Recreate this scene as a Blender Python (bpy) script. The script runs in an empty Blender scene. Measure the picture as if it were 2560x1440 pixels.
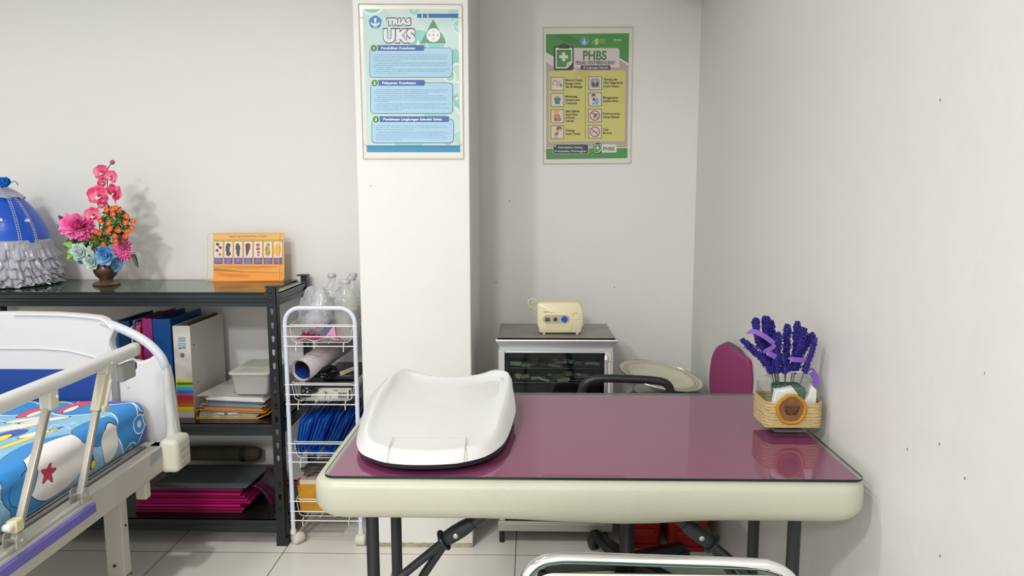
import bpy, bmesh, math, random
from mathutils import Vector, Matrix, noise
import numpy as np
random.seed(7)
S = bpy.context.scene
COL = S.collection
PI = math.pi

# ---------------------------------------------------------------- camera
FPX = 1850.0                       # focal length in pixels of the 2560 px wide frame
_P, _Y, _R = [math.radians(a) for a in (7.327, 1.378, -0.1)]
CAM = Vector((0, 0, 1.25))
fwd = Vector((-math.sin(_Y)*math.cos(_P), math.cos(_Y)*math.cos(_P), -math.sin(_P)))
rgt = Vector((math.cos(_Y), math.sin(_Y), 0))
upv = rgt.cross(fwd)
rgt, upv = rgt*math.cos(_R)+upv*math.sin(_R), upv*math.cos(_R)-rgt*math.sin(_R)
cd = bpy.data.cameras.new('camera'); cam = bpy.data.objects.new('camera', cd); COL.objects.link(cam)
cd.sensor_width = 36.0; cd.sensor_fit = 'HORIZONTAL'; cd.lens = 36.0*FPX/2560
cd.clip_start = .02; cd.clip_end = 50
cam.matrix_world = Matrix(((rgt.x, upv.x, -fwd.x, CAM.x), (rgt.y, upv.y, -fwd.y, CAM.y), (rgt.z, upv.z, -fwd.z, CAM.z), (0, 0, 0, 1)))
S.camera = cam

def ray(x, y): return fwd+rgt*((x-1280)/FPX)-upv*((y-720)/FPX)
def aty(x, y, Y): d = ray(x, y); return CAM+d*(Y/d.y)      # a measured photo point on the plane y = Y
def atz(x, y, Z): d = ray(x, y); return CAM+d*((Z-CAM.z)/d.z)
def atx(x, y, X): d = ray(x, y); return CAM+d*(X/d.x)

# ---------------------------------------------------------------- world, light, exposure
W = bpy.data.worlds.new('world'); S.world = W; W.use_nodes = True
W.node_tree.nodes['Background'].inputs[0].default_value = (.9, .95, 1, 1)
W.node_tree.nodes['Background'].inputs[1].default_value = .3
S.view_settings.view_transform = 'Standard'; S.view_settings.look = 'None'
S.view_settings.exposure = 0.06; S.view_settings.gamma = 1.0
CEIL = 2.85
LIGHTS = [  # x, y, power, radius, cone degrees, colour
    ((-1.50, -.76), 64, .13, 165, .18, (.99, .978, 1)),
    ((-.92, 1.20), 29, .055, 112, 1.0, (1, .98, .975)),
    ((-.85, -2.5), 122, .25, 165, .18, (.99, .978, 1)),  # added fill behind the camera, evens out the walls
    ((-2.3, .9), 3, .12, 150, .5, (1, .985, .99)),  # added weak fill for the left side
]

# ---------------------------------------------------------------- materials
def lin(h):
    if isinstance(h, str):
        c = [int(h[i:i+2], 16)/255 for i in (0, 2, 4)]
    else: c = h
    return tuple((v/12.92 if v <= .04045 else ((v+.055)/1.055)**2.4) for v in c)+(1,)
MATS = {}
def mat(name, h, rough=.5, metal=0, spec=.5, bump=0, bscale=60, var=0, vscale=8, coat=0, emit=0, sheen=0):
    if name in MATS: return MATS[name]
    m = bpy.data.materials.new(name); m.use_nodes = True; nt = m.node_tree; b = nt.nodes['Principled BSDF']
    c = lin(h)
    b.inputs['Base Color'].default_value = c; b.inputs['Roughness'].default_value = rough
    b.inputs['Metallic'].default_value = metal; b.inputs['Specular IOR Level'].default_value = spec
    b.inputs['Coat Weight'].default_value = coat
    if sheen: b.inputs['Sheen Weight'].default_value = sheen
    if bump or var:
        tc = nt.nodes.new('ShaderNodeTexCoord')
    if bump:
        n = nt.nodes.new('ShaderNodeTexNoise'); n.inputs['Scale'].default_value = bscale; n.inputs['Detail'].default_value = 5
        nt.links.new(tc.outputs['Object'], n.inputs['Vector'])
        bp = nt.nodes.new('ShaderNodeBump'); bp.inputs['Strength'].default_value = bump; bp.inputs['Distance'].default_value = .01
        nt.links.new(n.outputs['Fac'], bp.inputs['Height']); nt.links.new(bp.outputs[0], b.inputs['Normal'])
    if var:
        n = nt.nodes.new('ShaderNodeTexNoise'); n.inputs['Scale'].default_value = vscale; n.inputs['Detail'].default_value = 4
        nt.links.new(tc.outputs['Object'], n.inputs['Vector'])
        r = nt.nodes.new('ShaderNodeMapRange'); r.inputs['From Min'].default_value = .3; r.inputs['From Max'].default_value = .7
        r.inputs['To Min'].default_value = 1-var; r.inputs['To Max'].default_value = 1+var
        nt.links.new(n.outputs['Fac'], r.inputs['Value'])
        mx = nt.nodes.new('ShaderNodeVectorMath'); mx.operation = 'SCALE'; mx.inputs[0].default_value = c[:3]
        nt.links.new(r.outputs[0], mx.inputs['Scale']); nt.links.new(mx.outputs[0], b.inputs['Base Color'])
    if emit:
        b.inputs['Emission Color'].default_value = c; b.inputs['Emission Strength'].default_value = emit
    MATS[name] = m
    return m
def facing_fresnel(nt, ior):
    # reflection of the outer face only, so that a slab does not mirror its own inside
    fr = nt.nodes.new('ShaderNodeFresnel'); fr.inputs[0].default_value = ior
    ge = nt.nodes.new('ShaderNodeNewGeometry')
    iv = nt.nodes.new('ShaderNodeMath'); iv.operation = 'SUBTRACT'; iv.inputs[0].default_value = 1; nt.links.new(ge.outputs['Backfacing'], iv.inputs[1])
    ml = nt.nodes.new('ShaderNodeMath'); ml.operation = 'MULTIPLY'; nt.links.new(fr.outputs[0], ml.inputs[0]); nt.links.new(iv.outputs[0], ml.inputs[1])
    return ml.outputs[0]
def clear(name, h, opac, rough=.1, spec=.5, tint=None):
    """cheap clear plastic / glass sheet: see-through mixed with a glossy coloured body"""
    if name in MATS: return MATS[name]
    m = bpy.data.materials.new(name); m.use_nodes = True; nt = m.node_tree; b = nt.nodes['Principled BSDF']
    b.inputs['Base Color'].default_value = lin(h); b.inputs['Roughness'].default_value = rough; b.inputs['Specular IOR Level'].default_value = spec
    t = nt.nodes.new('ShaderNodeBsdfTransparent'); t.inputs[0].default_value = lin(tint) if tint else (1, 1, 1, 1)
    mx = nt.nodes.new('ShaderNodeMixShader')
    ad = nt.nodes.new('ShaderNodeMath'); ad.operation = 'ADD'; ad.use_clamp = True; ad.inputs[1].default_value = opac
    nt.links.new(facing_fresnel(nt, 1.45), ad.inputs[0]); nt.links.new(ad.outputs[0], mx.inputs[0])
    nt.links.new(t.outputs[0], mx.inputs[1]); nt.links.new(b.outputs[0], mx.inputs[2])
    nt.links.new(mx.outputs[0], nt.nodes['Material Output'].inputs[0])
    MATS[name] = m
    return m
def glassmat(name, h, rough=0, ior=1.45):
    """flat sheet glass: fresnel mirror over a tinted see-through body"""
    m = bpy.data.materials.new(name); m.use_nodes = True; nt = m.node_tree
    nt.nodes.remove(nt.nodes['Principled BSDF'])
    g = nt.nodes.new('ShaderNodeBsdfGlossy'); g.inputs['Roughness'].default_value = rough
    t = nt.nodes.new('ShaderNodeBsdfTransparent'); t.inputs[0].default_value = lin(h)
    mx = nt.nodes.new('ShaderNodeMixShader')
    nt.links.new(facing_fresnel(nt, ior), mx.inputs[0]); nt.links.new(t.outputs[0], mx.inputs[1]); nt.links.new(g.outputs[0], mx.inputs[2])
    nt.links.new(mx.outputs[0], nt.nodes['Material Output'].inputs[0])
    MATS[name] = m
    return m

# ---------------------------------------------------------------- mesh builder
class MB:
    def __init__(s): s.v = []; s.f = []; s.m = []; s.cur = 0
    def add(s, vs, fs, m=None):
        o = len(s.v); s.v += [tuple(v) for v in vs]; s.f += [tuple(i+o for i in f) for f in fs]
        s.m += [s.cur if m is None else m]*len(fs); return s
    def box(s, lo, hi, M=None):
        x0, y0, z0 = lo; x1, y1, z1 = hi
        vs = [Vector(p) for p in ((x0,y0,z0),(x1,y0,z0),(x1,y1,z0),(x0,y1,z0),(x0,y0,z1),(x1,y0,z1),(x1,y1,z1),(x0,y1,z1))]
        if M: vs = [M@v for v in vs]
        return s.add(vs, [(0,3,2,1),(4,5,6,7),(0,1,5,4),(1,2,6,5),(2,3,7,6),(3,0,4,7)])
    def rings(s, rs, cap0=True, cap1=True, close=True):
        n = len(rs[0]); vs = [p for r in rs for p in r]; fs = []
        for i in range(len(rs)-1):
            for j in range(n if close else n-1):
                k = (j+1) % n; fs.append((i*n+j, i*n+k, (i+1)*n+k, (i+1)*n+j))
        if cap0: fs.append(tuple(range(n))[::-1])
        if cap1: fs.append(tuple((len(rs)-1)*n+j for j in range(n)))
        return s.add(vs, fs)
    def tube(s, pts, r, n=10, closed=False, caps=True, squash=None):
        pts = [Vector(p) for p in pts]; N = len(pts); rs = r if isinstance(r, (list, tuple)) else [r]*N
        tang = []
        for i in range(N):
            a = pts[(i-1) % N] if (closed or i > 0) else pts[0]; b = pts[(i+1) % N] if (closed or i < N-1) else pts[-1]
            t = (b-a); tang.append(t.normalized() if t.length > 1e-9 else Vector((0,0,1)))
        t0 = tang[0]; u = t0.orthogonal().normalized(); rings = []
        for i in range(N):
            t = tang[i]; u = (u-t*u.dot(t)); u = u.normalized() if u.length > 1e-6 else t.orthogonal().normalized(); w = t.cross(u)
            rings.append([pts[i]+(u*math.cos(2*PI*k/n)+w*math.sin(2*PI*k/n))*rs[i] for k in range(n)])
        if closed: rings.append(rings[0]); return s.rings(rings, False, False)
        return s.rings(rings, caps, caps)
    def cyl(s, a, b, r, n=16, r2=None): return s.tube([a, b], [r, r if r2 is None else r2], n)
    def lathe(s, prof, c, n=28, axis=(0,0,1), sx=1, sy=1, rot=0):
        c = Vector(c); A = Vector(axis).normalized(); q = Vector((0,0,1)).rotation_difference(A); rs = []
        for r, z in prof:
            rs.append([c+q@Vector((r*sx*math.cos(2*PI*k/n+rot), r*sy*math.sin(2*PI*k/n+rot), z)) for k in range(n)])
        return s.rings(rs)
    def prism(s, poly, d):
        """poly: list of 3-D points, extruded by vector d"""
        d = Vector(d); p = [Vector(q) for q in poly]; n = len(p)
        return s.rings([p, [q+d for q in p]])
    def grid(s, fn, nu, nv, closeu=False):
        vs = [fn(i/(nu-1) if not closeu else i/nu, j/(nv-1)) for i in range(nu) for j in range(nv)]; fs = []
        for i in range(nu if closeu else nu-1):
            for j in range(nv-1):
                k = (i+1) % nu; fs.append((i*nv+j, k*nv+j, k*nv+j+1, i*nv+j+1))
        return s.add(vs, fs)
    def ball(s, c, r, n=10, sc=(1,1,1), M=None):
        c = Vector(c); rs = []
        for i in range(n+1):
            a = PI*i/n; rr = math.sin(a)*r+1e-5
            ring = [Vector((rr*math.cos(2*PI*k/(n*2))*sc[0], rr*math.sin(2*PI*k/(n*2))*sc[1], -math.cos(a)*r*sc[2])) for k in range(n*2)]
            rs.append([c+(M@v if M else v) for v in ring])
        return s.rings(rs)
    def build(s, name, mats, parent=None, smooth=False, bevel=0, seg=2, subd=0, solid=0, props=None):
        me = bpy.data.meshes.new(name); me.from_pydata(s.v, [], s.f)
        if not isinstance(mats, (list, tuple)): mats = [mats]
        for m in mats: me.materials.append(m)
        me.polygons.foreach_set('material_index', s.m)
        bm = bmesh.new(); bm.from_mesh(me)
        if not getattr(s, 'flat2d', False): bmesh.ops.recalc_face_normals(bm, faces=bm.faces)
        bm.to_mesh(me); bm.free()
        if smooth:
            me.polygons.foreach_set('use_smooth', [True]*len(me.polygons))
            try: me.set_sharp_from_angle(angle=math.radians(42 if smooth is True else smooth))
            except Exception: pass
        o = bpy.data.objects.new(name, me); COL.objects.link(o)
        if parent is not None:
            o.parent = parent
            p = parent; off = Vector((0,0,0))
            while p is not None: off += p.location; p = p.parent
            # meshes are written in world coordinates: bring them into the parent's frame
            me.transform(Matrix.Translation(-off))
        if solid:
            d = o.modifiers.new('thick', 'SOLIDIFY'); d.thickness = solid; d.offset = 0
        if bevel:
            d = o.modifiers.new('bevel', 'BEVEL'); d.width = bevel; d.segments = seg; d.limit_method = 'ANGLE'; d.angle_limit = math.radians(35)
            me.polygons.foreach_set('use_smooth', [True]*len(me.polygons))
            try: me.set_sharp_from_angle(angle=math.radians(60))
            except Exception: pass
        if subd:
            d = o.modifiers.new('sub', 'SUBSURF'); d.levels = subd; d.render_levels = subd
        if props:
            for k, v in props.items(): o[k] = v
        return o
def thing(name, label, cat, loc, group=None):
    o = bpy.data.objects.new(name, None); COL.objects.link(o); o.location = loc; o.empty_display_size = .05
    o['label'] = label; o['category'] = cat
    if group: o['group'] = group
    return o
def tag(o, label, cat, group=None):
    o['label'] = label; o['category'] = cat
    if group: o['group'] = group
    return o
def struct(name, mb, m, **k):
    o = mb.build(name, m, **k); o['kind'] = 'structure'; return o
def arc(c, r, a0, a1, n, ax=(1,0,0), ay=(0,0,1)):
    c = Vector(c); ax = Vector(ax); ay = Vector(ay)
    return [c+ax*(r*math.cos(a0+(a1-a0)*i/n))+ay*(r*math.sin(a0+(a1-a0)*i/n)) for i in range(n+1)]
def smoothpath(pts, n=6):
    P = [Vector(p) for p in pts]; P = [P[0]*2-P[1]]+P+[P[-1]*2-P[-2]]; out = []
    for i in range(1, len(P)-2):
        for k in range(n):
            t = k/n; a, b, c, d = P[i-1], P[i], P[i+1], P[i+2]
            out.append(.5*((2*b)+(-a+c)*t+(2*a-5*b+4*c-d)*t*t+(-a+3*b-3*c+d)*t**3))
    out.append(P[-2]); return out
def rrect(x0, y0, x1, y1, r, n=6):
    out = []
    for cx, cy, a in ((x1-r, y0+r, -PI/2), (x1-r, y1-r, 0), (x0+r, y1-r, PI/2), (x0+r, y0+r, PI)):
        out += [(cx+r*math.cos(a+PI/2*i/n), cy+r*math.sin(a+PI/2*i/n)) for i in range(n+1)]
    return out

# text: built from the built-in font, returned as 2-D polygons in a unit box
_tc = {}
def textmesh(s, bold=0, res=2, spacing=1.0):
    k = (s, bold, res, spacing)
    if k in _tc: return _tc[k]
    cu = bpy.data.curves.new('t', 'FONT'); cu.body = s; cu.size = 1; cu.offset = bold; cu.resolution_u = res; cu.space_character = spacing
    ob = bpy.data.objects.new('t', cu); me = ob.to_mesh()
    vs = [(v.co.x, v.co.y) for v in me.vertices]; fs = [tuple(p.vertices) for p in me.polygons]
    ob.to_mesh_clear(); bpy.data.objects.remove(ob); bpy.data.curves.remove(cu)
    _tc[k] = (vs, fs); return vs, fs
class Print:
    """flat print on a plane: shapes given in a 2-D frame that `P` maps into space; layers step off along `nrm`"""
    def __init__(s, P, nrm, eps=.00012): s.P = P; s.n = Vector(nrm); s.eps = eps; s.L = 0; s.mb = MB(); s.mb.flat2d = True; s.mats = []
    def mi(s, h):
        m = mat('ink_'+(h if isinstance(h, str) else '%d'%hash(h)), h, rough=.5)
        if m not in s.mats: s.mats.append(m)
        return s.mats.index(m)
    def poly(s, pts, h, up=True):
        if up: s.L += 1
        s.mb.add([s.P(x, y)+s.n*(s.eps*s.L) for x, y in pts], [tuple(range(len(pts)))], s.mi(h)); return s
    def rect(s, x0, y0, x1, y1, h, r=0, up=True): return s.poly(rrect(x0, y0, x1, y1, r) if r else [(x0,y0),(x1,y0),(x1,y1),(x0,y1)], h, up)
    def ell(s, cx, cy, rx, ry, h, n=28, a0=0, a1=2*PI, rot=0, up=True):
        c, d = math.cos(rot), math.sin(rot); pts = []
        for i in range(n):
            a = a0+(a1-a0)*i/(n if abs(a1-a0-2*PI) < 1e-6 else n-1); x = rx*math.cos(a); y = ry*math.sin(a); pts.append((cx+x*c-y*d, cy+x*d+y*c))
        return s.poly(pts, h, up)
    def line(s, x0, y0, x1, y1, w, h, up=True):
        d = math.hypot(x1-x0, y1-y0); nx, ny = -(y1-y0)/d*w/2, (x1-x0)/d*w/2
        return s.poly([(x0+nx,y0+ny),(x1+nx,y1+ny),(x1-nx,y1-ny),(x0-nx,y0-ny)], h, up)
    def ring(s, cx, cy, ro, ri, h, n=32, a0=0, a1=2*PI, ay=1):
        s.L += 1
        for i in range(n):
            a = a0+(a1-a0)*i/n; b = a0+(a1-a0)*(i+1)/n
            s.poly([(cx+ro*math.cos(a), cy+ro*ay*math.sin(a)), (cx+ro*math.cos(b), cy+ro*ay*math.sin(b)), (cx+ri*math.cos(b), cy+ri*ay*math.sin(b)), (cx+ri*math.cos(a), cy+ri*ay*math.sin(a))], h, up=False)
        return s
    def text(s, t, x, y, h, size=None, w=None, ht=None, bold=0, res=2, up=True, anchor='l', spacing=1.0):
        """x,y: left end of the baseline (frame y grows downwards)"""
        vs, fs = textmesh(t, bold, res, spacing)
        x0 = min(v[0] for v in vs); x1 = max(v[0] for v in vs)
        sx = sy = size or 1
        if ht: sy = ht/.73; sx = sy
        if w: sx = w/(x1-x0)
        if not ht and w and not size: sy = sx
        if anchor == 'c': x -= (x1-x0)*sx/2
        if up: s.L += 1
        s.mb.add([s.P(x+(vx-x0)*sx, y-vy*sy)+s.n*(s.eps*s.L) for vx, vy in vs], fs, s.mi(h)); return s
    def build(s, name, parent=None, props=None): return s.mb.build(name, s.mats, parent, props=props)

# ================================================================= THE ROOM
XW, YA, YL, YC = .675, 3.05, 2.90, 2.487      # right wall, alcove wall, left back wall, column face
CX0, CX1 = -.578, -.200
def wallmat(name, h):
    m = mat(name, h, rough=.42, spec=.35, bump=.28, bscale=9)
    nt = m.node_tree; b = nt.nodes['Principled BSDF']
    tc = nt.nodes.new('ShaderNodeTexCoord')
    n1 = nt.nodes.new('ShaderNodeTexNoise'); n1.inputs['Scale'].default_value = 38; n1.inputs['Detail'].default_value = 2
    nt.links.new(tc.outputs['Object'], n1.inputs['Vector'])
    r = nt.nodes.new('ShaderNodeMapRange'); r.inputs['From Min'].default_value = .80; r.inputs['From Max'].default_value = .815
    nt.links.new(n1.outputs['Fac'], r.inputs['Value'])
    mx = nt.nodes.new('ShaderNodeMix'); mx.data_type = 'RGBA'; mx.inputs[6].default_value = lin(h); mx.inputs[7].default_value = lin('8d8678')
    nt.links.new(r.outputs[0], mx.inputs[0]); nt.links.new(mx.outputs[2], b.inputs['Base Color'])
    return m
wm = wallmat('wall_paint', 'e3e2de')
wm2 = wm
T = .12
struct('wall_left', MB().box((-3.3-T, -3.7, 0), (-3.3, YL+T, CEIL)), wm)
struct('wall_back', MB().box((-3.3, YL, 0), (CX0, YL+T, CEIL)), wm)
struct('wall_column', MB().box((CX0, YC, .012), (CX1, YA+T, CEIL)), wm, bevel=.004)
struct('wall_alcove', MB().box((CX1, YA, 0), (XW+T, YA+T, CEIL)), wm2)
struct('wall_right', MB().box((XW, -3.7, 0), (XW+T, YA, CEIL)), wm)
struct('wall_front', MB().box((-3.3, -3.7-T, 0), (XW, -3.7, CEIL)), wm)
struct('ceiling', MB().box((-3.3, -3.7, CEIL), (XW, YA, CEIL+T)), mat('ceiling_paint', 'e9e8e4', .8))
# rough plaster foot of the column
mb = MB(); random.seed(3); pts = []
for i in range(25):
    t = i/24; pts.append(Vector((CX0+(CX1-CX0)*t, YC-.001, .010+.012*noise.noise(Vector((t*9, 1, 0)))+.006)))
mb.prism([Vector((CX0, YC-.001, .0005)), Vector((CX1, YC-.001, .0005))]+pts[::-1], (0, .01, 0))
struct('trim_1', mb, mat('bare_plaster', 'a99f86', .9, var=.35, vscale=40))

# floor tiles, 40 cm
fm = bpy.data.materials.new('floor_tiles'); fm.use_nodes = True; nt = fm.node_tree; b = nt.nodes['Principled BSDF']
tc = nt.nodes.new('ShaderNodeTexCoord'); sp = nt.nodes.new('ShaderNodeSeparateXYZ'); nt.links.new(tc.outputs['Object'], sp.inputs[0])
def grout(sock, off, per, w):
    a = nt.nodes.new('ShaderNodeMath'); a.operation = 'SUBTRACT'; a.inputs[1].default_value = off; nt.links.new(sock, a.inputs[0])
    p = nt.nodes.new('ShaderNodeMath'); p.operation = 'PINGPONG'; p.inputs[1].default_value = per/2; nt.links.new(a.outputs[0], p.inputs[0])
    l = nt.nodes.new('ShaderNodeMath'); l.operation = 'LESS_THAN'; l.inputs[1].default_value = w; nt.links.new(p.outputs[0], l.inputs[0]); return l
gx = grout(sp.outputs[0], -.048, .4075, .0016); gy = grout(sp.outputs[1], 2.434, .4075, .0016)
mxx = nt.nodes.new('ShaderNodeMath'); mxx.operation = 'MAXIMUM'; nt.links.new(gx.outputs[0], mxx.inputs[0]); nt.links.new(gy.outputs[0], mxx.inputs[1])
nz = nt.nodes.new('ShaderNodeTexNoise'); nz.inputs['Scale'].default_value = 3; nt.links.new(tc.outputs['Object'], nz.inputs['Vector'])
cr = nt.nodes.new('ShaderNodeMix'); cr.data_type = 'RGBA'; cr.inputs[6].default_value = lin('e0ddd2'); cr.inputs[7].default_value = lin('e8e6dc'); nt.links.new(nz.outputs['Fac'], cr.inputs[0])
cm = nt.nodes.new('ShaderNodeMix'); cm.data_type = 'RGBA'; cm.inputs[7].default_value = lin('6e6353'); nt.links.new(cr.outputs[2], cm.inputs[6]); nt.links.new(mxx.outputs[0], cm.inputs[0])
nt.links.new(cm.outputs[2], b.inputs['Base Color']); b.inputs['Roughness'].default_value = .22; b.inputs['Specular IOR Level'].default_value = .4
struct('floor', MB().box((-3.4, -3.8, -.1), (XW+T, YA+T, 0)), fm)

# ceiling downlights (out of frame, the last two are added fill lights)
for i, ((x, y), p, r, cone, blend, col) in enumerate(LIGHTS):
    t = thing('ceiling_light', ('round recessed ceiling light above the foot of the bed', 'small recessed downlight above the desk', 'round fill light added in the ceiling behind the camera', 'weak round fill light added in the ceiling at the left wall')[i], 'ceiling light', (x, y, CEIL), 'recessed ceiling lights')
    rr = max(r, .06)
    MB().lathe([(rr+.03, -.001), (rr+.03, -.010), (rr+.004, -.010), (rr+.004, -.001)], (x, y, CEIL), 32).build('trim_ring', mat('lamp_ring', 'f2f2f0', .4), t, smooth=True)
    MB().lathe([(rr, -.001), (rr, -.004)], (x, y, CEIL), 32).build('diffuser', mat('lamp_diffuser', 'fffdf6', .5, emit=2.5), t)
    ld = bpy.data.lights.new('lamp', 'SPOT'); ld.energy = p*3.0; ld.shadow_soft_size = r; ld.spot_size = math.radians(cone); ld.spot_blend = blend; ld.color = col
    lo = bpy.data.objects.new('lamp', ld); COL.objects.link(lo); lo.parent = t; lo.location = (0, 0, -.03)

# ---------------------------------------------------------------- shared materials
M_black = mat('black_steel', '16191b', .32, 0, .5)
M_white = mat('white_paint', 'e4e8ee', .3)
M_chrome = mat('chrome', 'f2f2f4', .06, 1)
M_paper = mat('paper', 'e9e7e2', .7)
M_bplast = mat('black_plastic', '14171a', .42)

# ================================================================= SHELVING UNIT
YS = YC-.003
sh = thing('shelving_unit', 'black slotted steel shelving unit with three shelves standing behind the bed', 'shelf', (-1.45, 2.68, 0))
SX0, SX1, SD = -2.12, -.866, .385
def post(x0, x1, y0, yd, top, holes=True):
    """L-shaped slotted angle post: front plate x0..x1 at y0 with keyholes cut through, side plate running back"""
    mb = MB(); w = x1-x0; t = .0022; z = 0.0
    pitch = .0475; zh = [.14+pitch*i for i in range(int((top-.2)/pitch)+1)] if holes else []
    def key(cx, cz):
        # keyhole: round head on top, narrower foot below
        p = [(cx+.0058*math.cos(a), cz+.0058*math.sin(a)) for a in [(-.32+ (PI+.64)*i/10) for i in range(11)]]
        return p[::1]+[(cx-.0032, cz-.016), (cx+.0032, cz-.016)]
    zz = [0]+[h+pitch/2-.002 for h in zh]+[top]
    for i in range(len(zz)-1):
        a, b_ = zz[i], zz[i+1]
        hh = [h for h in zh if a < h-.012 and h < b_]
        if not hh:
            mb.box((x0, y0, a), (x1, y0+t, b_)); continue
        k = key((x0+x1)/2, hh[0]); n = len(k)
        # plate with a hole: bridge the outer rectangle to the keyhole
        outer = []
        cxm = (x0+x1)/2; czm = hh[0]-.005
        for (px_, pz_) in k:
            dx, dz = px_-cxm, pz_-czm
            s = min((w/2)/abs(dx) if abs(dx) > 1e-6 else 1e9, ((b_-czm) if dz > 0 else (czm-a))/abs(dz) if abs(dz) > 1e-6 else 1e9)
            outer.append((cxm+dx*s, czm+dz*s))
        # add the rectangle's corners between neighbours
        ang = lambda p: math.atan2(p[1]-czm, p[0]-cxm)
        cor = sorted([(x1, a), (x1, b_), (x0, b_), (x0, a)], key=ang)
        for j in range(n):
            j2 = (j+1) % n; o1, o2 = outer[j], outer[j2]; extra = []
            a1, a2 = ang(o1), ang(o2)
            if a2 < a1: a2 += 2*PI
            for c in cor:
                ac = ang(c)
                for q in (ac, ac+2*PI):
                    if a1+1e-6 < q < a2-1e-6: extra.append((q, c))
            extra = [c for _, c in sorted(extra)]
            loop = [o1]+extra+[o2, k[j2], k[j]]
            for yy in (y0, y0+t): mb.add([(p[0], yy, p[1]) for p in loop], [tuple(range(len(loop)))])
            mb.add([(k[j][0], y0, k[j][1]), (k[j2][0], y0, k[j2][1]), (k[j2][0], y0+t, k[j2][1]), (k[j][0], y0+t, k[j][1])], [(0,1,2,3)])
    mb.box((x1-t, y0, 0), (x1, y0+yd, top)) if yd > 0 else mb.box((x1-t, y0+yd, 0), (x1, y0, top))
    return mb
TOPZ = .931
for (x0, x1, y0, yd) in ((SX1-.034, SX1, YS, .032), (SX1-.034, SX1, YS+SD, -.032), (SX0, SX0+.034, YS, .032), (SX0, SX0+.034, YS+SD, -.032)):
    p = post(x0, x1, y0, yd, TOPZ, True).build('post', M_black, sh)
    MB().box((x0-.005, min(y0, y0+yd)-.002, TOPZ), (x1+.002, max(y0, y0+yd)+.002, TOPZ+.004)).build('post_cap', mat('post_cap', '101314', .5), p)
    MB().box((x0-.002, min(y0, y0+yd)-.001, .0), (x1+.002, max(y0, y0+yd)+.002, .03)).build('foot_cap', MATS['post_cap'], p)
brd = {}
for z, nm in ((.905, 't'), (.447, 'm'), (.094, 'b')):
    bd = MB().box((SX0+.004, YS+.006, z-.012), (SX1-.004, YS+SD-.006, z)).build('shelf_board', mat('board_black', '1c1a19', .22, spec=.6) if nm != 't' else mat('board_grey', 'a0a59d', .35), sh)
    # front and rear beams with a stepped channel
    for yy, s in ((YS+.004, 1), (YS+SD-.004, -1)):
        prof = [(0, 0), (0, -.013), (.005, -.016), (.005, -.024), (0, -.028), (0, -.041), (.012, -.041), (.012, 0)]
        mb = MB(); mb.prism([Vector((SX0+.03, yy+s*a, z+c)) for a, c in prof], (SX1-SX0-.062, 0, 0)); mb.build('beam', mat('beam_black', '22282b', .3), bd)
    for xx, s in ((SX1-.003, -1), (SX0+.003, 1)):
        prof = [(0, 0), (0, -.013), (.005, -.016), (.005, -.024), (0, -.028), (0, -.041), (.012, -.041), (.012, 0)]
        mb = MB(); mb.prism([Vector((xx+s*a, YS+.03, z+c)) for a, c in prof], (0, SD-.06, 0)); mb.build('side_beam', mat('side_beam_black', '2a2e30', .26), bd)
for zz in (.915, .893, .868):
    MB().lathe([(.0055, 0), (.0055, .003), (.003, .0045)], (SX1-.020, YS-.0005, zz), 12, axis=(0, -1, 0)).build('rivet', mat('rivet', '2d3234', .25, .6), sh, smooth=True)
GZ = .914
g = MB().box((-2.08, YS+.004, .9065), (SX1-.045, YS+SD-.004, GZ)).build('glass_sheet', [glassmat('shelf_glass', 'd8e4da', 0, 1.8), mat('glass_edge', '08251f', .25, spec=.35)], bevel=0)
for p in g.data.polygons:
    if abs(p.normal.z) < .5: p.material_index = 1
tag(g, 'clear glass sheet with green edge lying on top of the black shelving unit', 'glass sheet')

# ================================================================= GLASS-TOPPED FOLDING TABLE
TX0, TX1, TY0, TY1, TZ = -.424, .650, 1.352, 1.990, .700
tb = thing('folding_table', 'cream plastic folding table with black tube legs under the purple mat', 'table', ((TX0+TX1)/2, (TY0+TY1)/2, 0))
mb = MB(); rs = []
for ins, z, zc in ((.30, TZ, 0), (.030, TZ, 0), (.010, TZ-.0015, 0), (.0035, TZ-.006, 0), (0, TZ-.015, 0), (0, TZ-.052, 0), (.003, TZ-.061, -.001), (.012, TZ-.073, -.004), (.024, TZ-.080, -.008), (.034, TZ-.081, -.009), (.040, TZ-.074, -.004), (.044, TZ-.03, 0), (.30, TZ-.03, 0)):
    base = rrect(TX0+ins, TY0+ins*.9, TX1-ins, TY1-ins*.9, max(.052-ins*.4, .01), 8)
    # straight sides carry extra points so that the skirt can dip in the middle
    P2 = []
    for i in range(len(base)):
        a = base[i]; c = base[(i+1) % len(base)]; P2.append(a)
        if math.hypot(a[0]-c[0], a[1]-c[1]) > .3 or i % 9 == 8:
            for k in range(1, 14): P2.append((a[0]+(c[0]-a[0])*k/14, a[1]+(c[1]-a[1])*k/14))
    def dip(x):
        t = (x+.10)/.30 if x < .12 else (.36-x)/.16
        t = max(0, min(1, t)); return t*t*(3-2*t)
    rs.append([Vector((x, y, z+zc*dip(x)*1.1)) for x, y in P2])
mb.rings(rs); M_table = mat('table_plastic', 'b9b9a6', .38, bump=.08, bscale=220, var=.03, vscale=5)
mb.build('table_top', M_table, tb, smooth=35)
M_leg = mat('leg_black', '1c2226', .38)
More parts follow.
